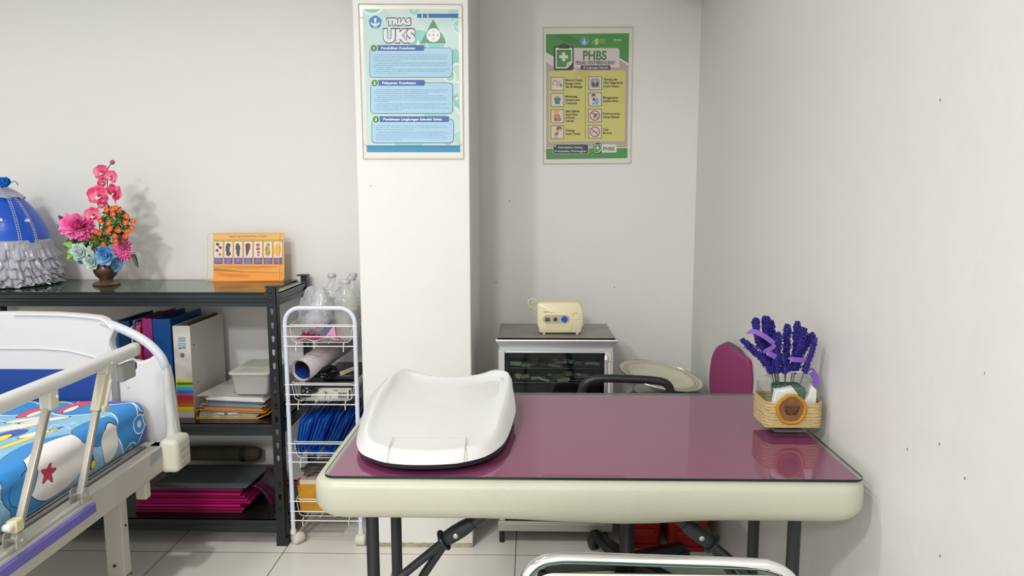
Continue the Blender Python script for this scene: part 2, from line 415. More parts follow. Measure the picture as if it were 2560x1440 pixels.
for x, s in ((-.325, 1), (.541, -1)):
    for y in (1.45, 1.71):
        MB().tube([(x, y, .004), (x, y, .66)], .0132, 16).build('leg', M_leg, tb, smooth=True)
    mb = MB().tube([(x, 1.45, .64), (x, 1.71, .64)], .011, 12).tube([(x, 1.45, .17), (x, 1.71, .17)], .010, 12); mb.build('cross_bar', M_leg, tb, smooth=True)
    yb = 1.58
    rv, rg_, l1, l2 = ((1141,1331),(1107,1352),(1000,1438),(1058,1440)) if s > 0 else ((1750,1337),(1782,1360),(1905,1462),(1850,1462))
    rv, rg_, l1, l2 = [aty(q_[0], q_[1], yb) for q_ in (rv, rg_, l1, l2)]
    dr = (rv-rg_).normalized(); tpz = rg_+dr*((.628-rg_.z)/dr.z)
    br = MB().tube([tpz, rg_], .0125, 14).build('brace', M_leg, tb, smooth=True)
    n1 = (l1-rg_).normalized(); n2 = (l2-rg_).normalized()
    e1 = rg_+n1*((x-rg_.x)/n1.x if abs(n1.x) > .1 else .2)*.98; e2 = rg_+n2*((x-rg_.x)/n2.x)*.97
    MB().tube([rg_+dr*.02+Vector((0, -.002, 0)), l1+Vector((0, -.012, 0)), e1+Vector((0, -.03, 0))], .0098, 12).build('brace_tube', M_leg, br, smooth=True)
    MB().tube([rg_+dr*.02+Vector((0, .004, 0)), l2+Vector((0, .006, 0)), e2+Vector((0, .01, 0))], .0098, 12).build('brace_tube', M_leg, br, smooth=True)
    MB().tube([rv+dr*.045, rv+dr*.02, rv-dr*.004, rg_+dr*.004, rg_-dr*.006], [.0145, .0175, .0180, .0160, .0125], 14).build('bracket', mat('bracket_black', '22282b', .5), br, smooth=True)
    pd = Vector((-dr.z, 0, dr.x)); pts = [rg_+dr*.003+pd.normalized()*.0215*math.cos(a_)+Vector((0, 1, 0))*.020*math.sin(a_) for a_ in [2*PI*i/20 for i in range(20)]]
    MB().tube(pts, .0038, 8, closed=True).build('lock_ring', mat('lock_ring', '3d4446', .3, .7), br, smooth=True)
    MB().lathe([(.006, 0), (.006, .002), (.002, .004)], rv+Vector((0, -.0172, 0)), 12, axis=(0, -1, 0)).build('rivet', mat('steel_rivet', 'b9b9b2', .3, .8), br, smooth=True)
# purple mat + glass
poly = rrect(-.395, 1.374, .636, 1.968, .02, 6)
o = MB().prism([Vector((x, y, TZ+.0004)) for x, y in poly], (0, 0, .0012)).build('desk_mat', mat('purple_mat', 'aa4d80', .55))
tag(o, 'purple vinyl desk mat lying under the glass on the white folding table', 'desk mat')
poly = rrect(-.402, 1.366, .643, 1.975, .024, 6)
g = MB().prism([Vector((x, y, TZ+.0020)) for x, y in poly], (0, 0, .0050)).build('glass_sheet', [glassmat('table_glass', 'f2f6f2', .012, 1.95), MATS['glass_edge']])
for p in g.data.polygons:
    if abs(p.normal.z) < .5: p.material_index = 1
tag(g, 'clear glass sheet with dark green edge covering the purple mat on the folding table', 'glass sheet')
GT = TZ+.0071

# ================================================================= BABY SCALE
def zp(x, y): return 760+x*.29167, 900+y*.29167
outer = [((650,215),.742),((590,290),.737),((530,380),.733),((490,520),.729),((458,640),.727),((450,720),.726),((490,800),.725),((590,848),.725),((700,880),.725),((870,898),.725),((1080,900),.725),((1230,893),.725),((1350,880),.725),((1550,830),.726),((1690,740),.728),((1755,640),.73),((1795,520),.734),((1815,430),.74),((1805,330),.752),((1790,240),.762),
         ((1765,135),.772),((1640,100),.764),((1500,140),.752),((1290,165),.748),((1060,150),.75),((940,115),.757),((830,95),.768),((720,150),.760)]
inner = [((725,195),.772),((680,250),.770),((630,340),.766),((578,470),.760),((552,560),.756),((550,630),.753),((590,690),.750),((660,722),.748),((730,740),.747),((880,760),.746),((1080,766),.746),((1230,760),.746),((1350,748),.747),((1510,710),.748),((1605,630),.751),((1650,540),.755),((1680,440),.760),((1708,340),.765),((1728,250),.770),((1742,180),.774),
         ((1735,120),.776),((1640,100),.774),((1500,140),.762),((1290,160),.757),((1060,145),.759),((940,112),.766),((850,92),.775),((770,130),.775)]
O3 = [atz(*zp(*p), z) for p, z in outer]; I3 = [atz(*zp(*p), z) for p, z in inner]
def closesmooth(P, n=3):
    N = len(P); out = []
    for i in range(N):
        a, b, c, d = P[i-1], P[i], P[(i+1) % N], P[(i+2) % N]
        for k in range(n):
            t = k/n; out.append(.5*((2*b)+(-a+c)*t+(2*a-5*b+4*c-d)*t*t+(-a+3*b-3*c+d)*t**3))
    return out
O3 = closesmooth(O3); I3 = closesmooth(I3)
cen = sum(I3, Vector())/len(I3); cen.z = .742
rs = []
low = [Vector((p.x, p.y, p.z-.0015)) for p in O3]
rs.append([p.lerp(Vector((cen.x, cen.y, p.z)), .06) for p in low]); rs.append([p.lerp(Vector((cen.x, cen.y, p.z)), .012) for p in low]); rs.append(O3)
rs.append([a.lerp(b_, .55)+Vector((0, 0, .006)) for a, b_ in zip(O3, I3)])
rs.append([a.lerp(b_, .88)+Vector((0, 0, .0032)) for a, b_ in zip(O3, I3)])
rs.append(I3)
for t, f in ((.05, .30), (.15, .55), (.35, .8), (.6, .95), (.85, 1)):
    rs.append([Vector((p.x+(cen.x-p.x)*t, p.y+(cen.y-p.y)*t, p.z+(cen.z-p.z)*f)) for p in I3])
sc = thing('baby_scale', 'white baby weighing scale with curved tray and dark base on left of purple table', 'scale', (cen.x, cen.y, GT))
M_scale = mat('scale_plastic', 'd6d5d3', .42)
tray = MB().rings(rs, True, True).build('tray', M_scale, sc, smooth=80)
# dark base body
rs = []
for k, z in ((.80, GT+.0005), (.92, GT+.0015), (.970, GT+.006), (.985, .7225)):
    rs.append([Vector((cen.x+(p.x-cen.x)*k, cen.y+(p.y-cen.y)*k, z)) for p in O3])
MB().rings(rs).build('base', mat('scale_base', '2b2c34', .35), sc, smooth=True)
# seams of the display flap
for a, b_, n in (((712,880),(768,657),8), ((1370,877),(1391,657),8)):
    pts = []
    for i in range(n+1):
        t = i/n; x = a[0]+(b_[0]-a[0])*t; y = a[1]+(b_[1]-a[1])*t
        if a[0] < 800: x -= math.sin(PI*t)*16
        zz = .7275+.0215*min(1, t*1.75) if t < .57 else .7488
        pts.append(atz(*zp(x, y), zz+.0008))
    MB().tube(pts, .0007, 5).build('seam', mat('seam_grey', 'a9a595', .6), tray)
MB().tube([atz(*zp(768,657), .7448), atz(*zp(1391,657), .7448)], .0004, 5).build('seam', mat('seam_light', 'dcdad2', .6), tray)

# ================================================================= HOSPITAL BED
BXR, BXL = -1.13, -2.05; BC = (BXR+BXL)/2; BY1 = 2.235
M_bed = mat('bed_paint', 'b7b4a8', .42); M_abs = mat('bed_plastic', 'd3d1cf', .34); M_beige = mat('bed_beige', 'd0cdbc', .4)
bed = thing('hospital_bed', 'hospital bed with white footboard, grey frame and folding side rail', 'bed', (BC, 1.2, 0))
def bothsides(fn):
    fn(1)
ZR0, ZR1 = .400, .480
MB().box((BXR-.040, .25, ZR0), (BXR, BY1-.03, ZR1)).build('side_beam', M_bed, bed, bevel=.003)
MB().box((BXL, .25, ZR0), (BXL+.040, BY1-.03, ZR1)).build('side_beam', M_bed, bed, bevel=.003)
MB().box((BXL, BY1-.07, ZR0), (BXR, BY1-.03, ZR1)).box((BXL, .25, ZR0), (BXR, .29, ZR1)).build('end_beam', M_bed, bed, bevel=.003)
# mattress deck: darker inner pan with two slots
MB().box((BXL+.042, .30, .452), (BXR-.042, BY1-.08, .484)).build('deck', mat('deck_grey', '76736d', .5), bed)
for y0, y1 in ((1.60, 1.80), (1.88, 2.05)):
    MB().box((BXR-.058, y0, .4842), (BXR-.055, y1, .4852)).build('slot', M_black, bed)
# label plate on the beam
cp = [atx(*p, BXR+.0012) for p in ((378,1139),(413,1112),(412,1133),(378,1168))]
def lab(u, v): return cp[0].lerp(cp[1], u).lerp(cp[3].lerp(cp[2], u), v)
pr = Print(lab, (1, 0, 0)); pr.rect(0, 0, 1, 1, 'aab0b9')
for i in range(7): pr.rect(.06, .08+i*.125, .95-.12*(i % 3), .12+i*.125, '59616f', up=(i == 0))
pr.build('label_plate', bed)
# purple bumper strip + silver backing
def tri(y0, y1): return
q0 = atx(0, 1405, BXR+.006); q1 = atx(239, 1242, BXR+.006)
MB().box((BXR, .3, .428), (BXR+.006, 1.800, .470)).build('strip_backing', mat('silver_strip', 'c9c9cb', .35, .5), bed, bevel=.001)
MB().prism([Vector((BXR+.0062, .3, .462)), Vector((BXR+.013, .3, .458)), Vector((BXR+.013, .3, .436)), Vector((BXR+.0062, .3, .432))], (0, 1.495, 0)).build('bumper_strip', mat('purple_strip', '6159a8', .42), bed)
# far leg and caster
for lx in (-1.218, BXL+.05):
    for ly in (1.985, .5):
        lg = MB().box((lx, ly, .150), (lx+.052, ly+.036, ZR0)).build('leg', M_bed, bed, bevel=.003)
        if lx > -1.5:
            MB().lathe([(.0035, 0), (.0035, .002)], (lx+.0525, ly+.019, .30), 10, axis=(1, 0, 0)).build('bolt_hole', M_black, lg)
            MB().lathe([(.0045, 0), (.0045, .003)], (lx+.024, ly-.003, .186), 12, axis=(0, 1, 0)).build('bolt', mat('bolt_dark', '4a4a46', .3, .8), lg)
        cs = MB().lathe([(.030, .150), (.033, .145), (.026, .132)], (lx+.026, ly+.018, 0), 24).build('caster', mat('caster_metal', 'b6b29a', .25, .7), lg, smooth=True)
        MB().lathe([(.02, -.012), (.055, -.012), (.062, -.006), (.062, .006), (.055, .012), (.02, .012)], (lx+.02, ly-.005, .063), 28, axis=(1, 0, 0)).build('wheel', mat('caster_wheel', 'c8c49b', .45), cs, smooth=True)
        MB().box((lx-.055, ly-.01, .12), (lx+.02, ly+.01, .134)).build('brake_pedal', M_bplast, cs, bevel=.003)
# small post stub hanging under the beam near the footboard
MB().box((BXR-.055, 2.10, .335), (BXR-.022, 2.13, ZR0)).build('stub', M_beige, bed, bevel=.004)
# --- footboard: outline measured on the right, mirrored about the bed's centre
YF = BY1
def fp(x, y): p = aty(x, y, YF); return (p.x, p.z)
R = [fp(*p) for p in ((200,786),(245,791),(262,798),(276,812),(287,822),(283,834),(277,850),(278,868),(286,884),(300,893),(330,902),(350,905),(372,897),(384,888),(393,893),(408,906),(417,920),(424,950),(432,1010),(437,1050),(443,1090))]
BCX = -1.60
top_c = (BCX, fp(80, 780)[1])
right = [top_c, (fp(140, 782))]+R+[(fp(443, 1090)[0], .47), (fp(443, 1090)[0]-.05, .455)]
left = [(2*BCX-x, z) for x, z in right[1:][::-1]]
outl = right+left
fb = MB()
fb.prism([Vector((x, YF, z)) for x, z in outl], (0, .032, 0))
fbo = fb.build('footboard', M_abs, bed, bevel=.006, seg=3)
def rib(pts, r=.0035, m=None, nm='rib'):
    MB().tube([Vector((x, YF-.0005, z)) for x, z in pts], r, 8).build(nm, m or M_abs, fbo, smooth=True)
rim = [Vector((x, 0, z)) for x, z in ([(2*BCX-right[4][0], right[4][1]-.004)]+[(BCX, top_c[1]-.008)]+[(right[i][0], right[i][1]-.007) for i in (1, 2, 3, 4, 5)]+[(right[6][0]-.006, right[6][1])]+[(right[i][0]-.006, right[i][1]) for i in (7, 8, 9, 10)])]
rib([(p.x, p.z) for p in smoothpath(rim[1:], 4)], .006)
rb = [fp(*p) for p in ((0,871),(100,871),(170,876),(205,884),(240,893),(300,925),(322,968))]
rib([(2*BCX-x, z) for x, z in rb[::-1]]+rb, .0045)
# blue printed band of the footboard
bl = [fp(0, 923), fp(180, 923), fp(235, 925), fp(250, 934), fp(262, 975), fp(262, 1010), fp(0, 1010)]
MB().prism([Vector((x, YF-.0035, z)) for x, z in bl[1:5]+[(bl[5][0], .60), (2*BCX-bl[5][0], .60)]+[(2*BCX-x, z) for x, z in bl[1:5][::-1]]], (0, .0035, 0)).build('blue_panel', mat('bed_blue', '133f8c', .45), fbo, bevel=.001)
for s in (1, -1):
    tp = smoothpath([(fp(*p)[0], YF+.010, fp(*p)[1]) for p in ((252,806),(280,816),(312,829),(345,846),(372,865),(392,886),(404,905),(409,925))], 5)
    if s < 0: tp = [Vector((2*BCX-p.x, p.y, p.z)) for p in tp]
    MB().tube(tp, [.014]*(len(tp)-3)+[.0135, .0125, .011], 16).build('handle_tube', mat('handle_grey', 'c9cdd6', .25), fbo, smooth=True)
    # corner post + bumper block
    xx = fp(432, 1010)[0]
    def mx(x): return x if s > 0 else 2*BCX-x
    pp = [(mx(fp(413, 935)[0]), YF+.006, fp(413, 935)[1]), (mx(fp(420, 1000)[0]), YF+.004, fp(420, 1000)[1]), (mx(fp(428, 1092)[0]), YF+.002, fp(428, 1092)[1])]
    MB().tube(smoothpath(pp, 4), [.012]*4+[.015]*4+[.019], 14).build('corner_post', M_abs, fbo, smooth=True)
x0 = BXR-.012; x1 = -1.082
def bump(x0, x1):
    b_ = MB().box((x0, 2.165, .392), (x1, 2.262, .497)).build('corner_bumper', M_beige, bed, bevel=.016, seg=4)
    for k in range(3):
        z = .405+k*.023
        MB().box((x1-.0008, 2.187, z), (x1+.0010, 2.247, z+.014)).build('grip_ridge', mat('ridge_beige', 'b9b5a2', .45), b_, bevel=.0008)
bump(x0, x1)
# --- folding side rail
RX = -1.122
rail = MB()
pa, pb = (RX, .62, .800), (RX, 2.046, .811)
sec = rrect(-.0155, -.019, .0155, .019, .014, 5)
A, B_ = Vector(pa), Vector(pb)
ring = lambda c, k=1: [c+Vector((x*k, 0, z*k)) for x, z in sec]
hr = MB().rings([ring(A), ring(B_-Vector((0, .030, 0)))]).build('handrail', mat('rail_alu', 'd6d6d2', .36, .15), bed, smooth=True)
MB().rings([ring(B_-Vector((0, .030, 0)), 1.03), ring(B_-Vector((0, .006, 0)), 1.03), ring(B_, .8)]).build('end_cap', mat('rail_cap', 'd3d0c6', .4), hr, smooth=True)
def rpost(top, bot, yellow=False):
    t = atx(*top, RX); b_ = atx(*bot, RX)
    t = Vector((RX, t.y, t.z)); b_ = Vector((RX-.006, b_.y, b_.z)); d = (b_-t)
    n = Vector((1, 0, 0)).cross(d).normalized()
    def seg(f0, f1, w, dx): 
        a = t+d*f0; c = t+d*f1
        return [a+n*w-Vector((dx, 0, 0)), a-n*w-Vector((dx, 0, 0)), a-n*w+Vector((dx, 0, 0)), a+n*w+Vector((dx, 0, 0))], [c+n*w-Vector((dx, 0, 0)), c-n*w-Vector((dx, 0, 0)), c-n*w+Vector((dx, 0, 0)), c+n*w+Vector((dx, 0, 0))]
    ps = MB().rings(list(seg(.0, 1.0, .0075, .008))).build('rail_post', mat('post_alu', 'bcb8ad', .3, .55), bed, bevel=.002)
    MB().rings([p for p in seg(.03, 1, .0022, .0092)]).build('groove', mat('post_groove', '8f8a80', .3, .6), ps)
    # upper bracket
    a = t+d*.0
    MB().box((RX-.014, a.y-.016, a.z-.022), (RX+.014, a.y+.018, a.z+.024 if top[0] < 200 else a.z+.008)).build('bracket', M_beige, ps, bevel=.004)
    MB().lathe([(.004, 0), (.003, .003)], (RX+.014, a.y+.009, a.z+.006), 12, axis=(1, 0, 0)).build('rivet', mat('rivet_w', 'd9d6c9', .3), ps, smooth=True)
    # lower clevis
    for dx in (-.020, .010):
        pts = [Vector((RX-.006+dx, b_.y+.014*math.cos(q), b_.z+.002+.016*math.sin(q))) for q in [PI*i/10 for i in range(11)]]+[Vector((RX-.006+dx, b_.y-.014, ZR1)), Vector((RX-.006+dx, b_.y+.014, ZR1))]
        MB().prism(pts, (.003, 0, 0)).build('clevis', mat('clevis_grey', 'a9a79f', .4, .3), ps)
    MB().cyl((RX-.03, b_.y, b_.z), (RX+.009, b_.y, b_.z), .0045, 12).build('pin', mat('pin_steel', 'd8d8d4', .2, .9), ps, smooth=True)
    return ps, t, b_, d, n
p1 = rpost((122, 1000), (45, 1350)); 
p2 = rpost((262, 915), (207, 1237))
# extra cream latch bodies
t_, d_ = p2[1], p2[3]
lc = [t_+d_*(f/abs(d_.z)) for f in (.016, .105)]
MB().rings([[c_+Vector((dx, dy, 0)) for dx, dy in ((-.012, -.0125), (.0125, -.0125), (.0125, .0125), (-.012, .0125))] for c_ in lc]).build('latch_body', mat('latch_cream', 'd0caaf', .45), p2[0], bevel=.003)
lv0, lv1 = t_+d_*(.035/abs(d_.z)), t_+d_*(.112/abs(d_.z))
MB().rings([[c_+Vector((dx, dy, 0)) for dx, dy in ((.006, .010), (.018, .010), (.018, .022), (.006, .022))] for c_ in (lv0, lv1)]).build('latch_lever', M_beige, p2[0], bevel=.004)
MB().rings([[lv1+Vector((dx, dy, dz_)) for dx, dy in ((.006, .006), (.018, .006), (.018, .036), (.006, .036))] for dz_ in (-.004, .016)]).build('latch_lever', M_beige, p2[0], bevel=.005)
q = p1[2]; MB().box((RX-.016, q.y-.012, q.z+.020), (RX+.008, q.y+.014, q.z+.048)).build('latch_body', mat('latch_yellow', 'cfc79a', .45), p1[0], bevel=.003)
MB().box((RX-.015, q.y-.030, q.z+.030), (RX+.005, q.y-.006, q.z+.046)).build('latch_lever', mat('latch_white', 'deded6', .4), p1[0], bevel=.006)
# under-handrail end bracket and the further post of the rail
MB().box((RX-.012, 1.955, .735), (RX+.008, 2.025, .783)).build('rail_end_bracket', mat('end_bracket', 'a5a49d', .45, .2), bed, bevel=.005)
MB().box((-1.308, 2.2235, .486), (-1.286, 2.2345, .760)).build('inner_post', mat('inner_post', '8d8b86', .4, .3), bed, bevel=.003)
MB().box((RX-.036, 2.01, .748), (RX-.006, 2.06, .772)).build('blue_grip', mat('blue_grip', '1c3f8f', .4), bed, bevel=.006)

# ================================================================= MATTRESS WITH PRINTED SHEET
MX1, MX0, MY1, MY0, MZ0, MZ1 = -1.196, -2.0, 2.222, .45, .4855, .612
sm = bpy.data.materials.new('printed_sheet'); sm.use_nodes = True; nt = sm.node_tree; b = nt.nodes['Principled BSDF']; b.inputs['Roughness'].default_value = .8
b.inputs['Sheen Weight'].default_value = .1
uvn = nt.nodes.new('ShaderNodeUVMap'); uvn.uv_map = 'UVMap'; sx = nt.nodes.new('ShaderNodeSeparateXYZ'); nt.links.new(uvn.outputs[0], sx.inputs[0])
U, V_ = sx.outputs[0], sx.outputs[1]
def M2(op, a, b2=None, c=None):
    n = nt.nodes.new('ShaderNodeMath'); n.operation = op
    for i, q in enumerate((a, b2, c)):
        if q is None: continue
        if isinstance(q, (int, float)): n.inputs[i].default_value = q
        else: nt.links.new(q, n.inputs[i])
    return n.outputs[0]
# sheet coordinates: u = metres along the bed (y), v = metres across the sheet measured from the top edge: v<0 on top, v>0 down the side
def shp(x, y):
    p = atx(x, y, MX1)
    if p.z <= MZ1: return (p.y, MZ1-p.z)
    p = atz(x, y, MZ1); return (p.y, p.x-MX1)
colour = None
def layer(mask, h):
    global colour
    n = nt.nodes.new('ShaderNodeMix'); n.data_type = 'RGBA'; nt.links.new(mask, n.inputs[0])
    if isinstance(colour, tuple): n.inputs[6].default_value = colour
    else: nt.links.new(colour, n.inputs[6])
    n.inputs[7].default_value = lin(h); colour = n.outputs[2]
def ellmask(cu, cv, ru, rv, rot=0, star=0, inv=False):
    du = M2('SUBTRACT', U, cu); dv = M2('SUBTRACT', V_, cv); c, s = math.cos(rot), math.sin(rot)
    a = M2('MULTIPLY_ADD', dv, s, M2('MULTIPLY', du, c)); b_ = M2('MULTIPLY_ADD', dv, c, M2('MULTIPLY', du, -s))
    a = M2('DIVIDE', a, ru); b_ = M2('DIVIDE', b_, rv)
    r = M2('SQRT', M2('ADD', M2('MULTIPLY', a, a), M2('MULTIPLY', b_, b_)))
    if star:
        th = M2('ARCTAN2', b_, a); r = M2('MULTIPLY', r, M2('MULTIPLY_ADD', M2('COSINE', M2('MULTIPLY', th, 5)), -.32, 1))
    return r
def blob(px, size, h, rot=0, line='1b2433', lw=.0016, star=0):
    cu, cv = shp(*px); r = ellmask(cu, cv, size[0], size[1], rot, star); k = lw/min(size)
    if line: layer(M2('LESS_THAN', r, 1+k), line)
    layer(M2('LESS_THAN', r, 1), h)
nzn = nt.nodes.new('ShaderNodeTexNoise'); nzn.inputs['Scale'].default_value = 9; nt.links.new(uvn.outputs[0], nzn.inputs['Vector'])
mixb = nt.nodes.new('ShaderNodeMix'); mixb.data_type = 'RGBA'; mixb.inputs[6].default_value = lin('70aed2'); mixb.inputs[7].default_value = lin('93c3dd')
nt.links.new(nzn.outputs['Fac'], mixb.inputs[0]); colour = mixb.outputs[2]
# wavy lighter water veins
vor = nt.nodes.new('ShaderNodeTexVoronoi'); vor.feature = 'DISTANCE_TO_EDGE'; vor.inputs['Scale'].default_value = 16; nt.links.new(uvn.outputs[0], vor.inputs['Vector'])
layer(M2('MULTIPLY', M2('LESS_THAN', vor.outputs[0], .035), .35), 'a6d4ec')
for p in ((570,0),(130,1018),(140,1070),(0,1060),(300,1035),(30,1230),(20,1075),(345,1120)):
    if p[0] < 500:
        blob(p, (.032, .022), '7db9dd', rot=.4, line='cfe6f4', lw=.0035, star=1)
# end border: indigo field, then a lettering-like band of bright blue blobs edged in white
edge = M2('ADD', U, M2('MULTIPLY', M2('SINE', M2('MULTIPLY', V_, 34)), .016))
layer(M2('GREATER_THAN', edge, 2.060), 'e8eef6'); layer(M2('GREATER_THAN', edge, 2.066), '2787cf')
edge2 = M2('ADD', U, M2('MULTIPLY', M2('SINE', M2('MULTIPLY', V_, 60)), .012))
layer(M2('GREATER_THAN', edge2, 2.170), 'e8eef6'); layer(M2('GREATER_THAN', edge2, 2.176), '4a5cb4')
for p in ((363,1003),(348,1060),(330,1130),(322,990),(372,1040)):
    blob(p, (.030, .026), '2787cf', line='e8eef6', lw=.004); blob(p, (.012, .011), 'cdd6df', line='14356b', lw=.001)
blob((280,998), (.03, .006), 'e8eef6', line='14356b'); blob((250,1000), (.02, .02), '4a5cb4', star=1, line='e8eef6', lw=.004)
blob((180,994), (.055, .016), 'f0d936', rot=.1); blob((205,1005), (.01, .016), 'e8eef6')
blob((155,973), (.05, .04), 'd7a6d8', line='e8eef6', lw=.004)
# big rounded shapes in blue, white, red
blob((115,1150), (.16, .105), '2787cf', rot=-.25)
blob((150,1150), (.13, .085), 'e9e7e3', rot=-.15)
blob((250,1065), (.085, .055), '2787cf', rot=.2)
blob((275,1105), (.040, .062), 'e9e7e3', rot=.2)
blob((40,1260), (.02, .04), '2787cf', rot=.3)
blob((60,1215), (.055, .035), '2787cf', rot=-.5)
blob((122,1183), (.020, .018), 'c3284d', star=1)
blob((85,1028), (.060, .022), 'e0455c', rot=.1); blob((190,1015), (.075, .024), 'e0455c', rot=.12)
blob((85,1034), (.030, .012), 'f3ede6'); blob((178,1023), (.034, .012), 'f3ede6')
blob((20,1070), (.075, .028), 'efe8d9', rot=.9); blob((72,1048), (.055, .018), 'efe8d9', rot=1.0)
blob((112,1050), (.060, .016), 'efe8d9', rot=1.0)
blob((20,1088), (.05, .03), '3656b3', rot=.3); blob((55,1102), (.11, .010), 'ecd93a', rot=.25); blob((0,1098), (.04, .016), 'ecd93a')
blob((85,1085), (.04, .018), 'efe8d9', rot=.4)
blob((225,1145), (.012, .03), '14356b'); blob((232,1162), (.010, .012), 'ecd93a')
nt.links.new(colour, b.inputs['Base Color'])
bn = nt.nodes.new('ShaderNodeTexNoise'); bn.inputs['Scale'].default_value = 7; bn.inputs['Detail'].default_value = 3; bn.inputs['Distortion'].default_value = 1.2; nt.links.new(uvn.outputs[0], bn.inputs['Vector'])
bpn = nt.nodes.new('ShaderNodeBump'); bpn.inputs['Strength'].default_value = .35; bpn.inputs['Distance'].default_value = .012; nt.links.new(bn.outputs['Fac'], bpn.inputs['Height']); nt.links.new(bpn.outputs[0], b.inputs['Normal'])
# geometry: a rounded slab, cross-section unrolled from the underside of the right edge over the top
sec = []
rr = .030
sec.append((MX1-.03, MZ0, .170)); sec.append((MX1-.004, MZ0, .140)); sec.append((MX1-.002, MZ0+.01, MZ1-MZ0-.01)); 
for i in range(9):
    z = MZ0+.02+(MZ1-rr-MZ0-.02)*i/8; sec.append((MX1+.002*math.sin(i*.8), z, MZ1-z))
for i in range(1, 8):
    a = PI/2*i/8; sec.append((MX1-rr+rr*math.cos(a), MZ1-rr+rr*math.sin(a), (rr-rr*math.sin(a))*.5-(rr-rr*math.cos(a))*.5))
for i in range(13):
    x = MX1-rr-(MX1-MX0-2*rr)*i/12; sec.append((x, MZ1, x-MX1))
for i in range(1, 9):
    a = PI/2*i/8; sec.append((MX0+rr-rr*math.sin(a), MZ1-rr+rr*math.cos(a), MX0-MX1-.01*i))
sec.append((MX0, MZ0, MX0-MX1-.25))
ys = [MY0, MY0+.01]+[MY0+.03+(MY1-MY0-.06)*i/70 for i in range(71)]+[MY1-.022, MY1-.013, MY1-.006, MY1-.0015, MY1]
verts = []; faces = []; uvs = []
for y in ys:
    k = 0
    e = min(y-MY0, MY1-y)
    if e < .03: k = .03-math.sqrt(max(0, .03**2-(.03-e)**2))
    for (x, z, v) in sec:
        zz = z-(k if z > MZ1-.04 else k*.5*(z-MZ0)/(MZ1-MZ0)); xx = x-(k*.6 if x > MX1-.05 else 0)
        nn = noise.noise(Vector((y*7, v*9, 3)))*.0025
        verts.append((xx+(nn if x > MX1-.01 else 0), y, max(zz+(nn if z > MZ1-.001 else 0), MZ0))); uvs.append((y, v))
nsec = len(sec)
for i in range(len(ys)-1):
    for j in range(nsec-1): faces.append((i*nsec+j, (i+1)*nsec+j, (i+1)*nsec+j+1, i*nsec+j+1))
faces.append(tuple(range(nsec))); faces.append(tuple((len(ys)-1)*nsec+j for j in range(nsec))[::-1])
me = bpy.data.meshes.new('mattress'); me.from_pydata(verts, [], faces); uvl = me.uv_layers.new(name='UVMap')
for l in me.loops: uvl.data[l.index].uv = uvs[l.vertex_index]
me.materials.append(sm); me.polygons.foreach_set('use_smooth', [True]*len(me.polygons))
o = bpy.data.objects.new('mattress', me); COL.objects.link(o)
tag(o, 'mattress in a blue sheet printed with white, red and yellow cartoon shapes on the bed', 'mattress')

# ================================================================= POSTERS
def holder(name, label, cs, Y, tabs):
    """acrylic sheet holder: cs = outline corners in the photo (tl, tr, br, bl), flat on a wall facing the room"""
    P = [aty(x, y, Y) for x, y in cs]; c = (P[2]+P[3])/2
    t = thing(name, label, 'poster', (c.x, Y, c.z))
    MB().prism([Vector((p.x, Y-.0005, p.z)) for p in P], (0, -.0022, 0)).build('backing', mat('acrylic_cream', 'dfdcd0', .25), t, bevel=.0006)
    q = [Vector((p.x, Y-.0030-.0032, p.z)) for p in P]
    cvr = MB().prism(q, (0, -.0012, 0)).build('acrylic_cover', clear('acrylic_clear', 'f4f4f0', .0, .05), t)
    ed = MB()
    for i in range(4):
        a, b_ = q[i]-Vector((0, .0013, 0)), q[(i+1) % 4]-Vector((0, .0013, 0))
        MB().tube([a, b_], .0010, 6).build('cover_edge', mat('acrylic_edge', 'b9b7a6', .2), cvr)
    for side in (0, 1):          # short side clips top and bottom
        for (f0, f1) in ((0, .085), (.905, 1.0)):
            a = q[0 if side == 0 else 1]; b_ = q[3 if side == 0 else 2]
            p0 = a.lerp(b_, f0); p1 = a.lerp(b_, f1); w = .016*(1 if side == 0 else -1)
            for pt in ((p1 if f0 == 0 else p0),):
                MB().tube([pt+Vector((0, -.0014, 0)), pt+Vector((w, -.0014, 0))], .0006, 5).build('clip_edge', MATS['acrylic_edge'], cvr)
    return t
# ---- the blue-green poster on the column
Y1 = YC-.0030
t1 = holder('wall_poster', 'pale turquoise TRIAS UKS poster in a clear holder high on the white column', ((897,11),(1155,12),(1159,397),(909,397)), YC, 1)
TL, TR, BR_, BL_ = [aty(*p, Y1) for p in ((906.5,23),(1145.5,22.5),(1150.5,380.5),(916.5,380.5))]
K1 = .28463
def P1(zx, zy):            # frame: pixels of the enlarged crop of the poster; sheared slightly as it hangs
    x = 880+zx*K1; y = zy*K1; return aty(x, y, Y1)
pr = Print(P1, (0, -1, 0), eps=.00002)
pr.poly([(93,80),(934,79),(951,1336),(130,1336)], 'bdd8d2')
cor = lambda x, y: (x, y)
def clipx(pts):
    out = []
    for x, y in pts:
        f = (y-80)/1256; x = min(max(x, 93+37*f), 934+17*f); y = min(max(y, 80), 1336); out.append((x, y))
    return out
def cpoly(pts, h): pr.poly(clipx(pts), h)
def cell(cx, cy, rx, ry, h, n=30): cpoly([(cx+rx*math.cos(2*PI*i/n), cy+ry*math.sin(2*PI*i/n)) for i in range(n)], h)
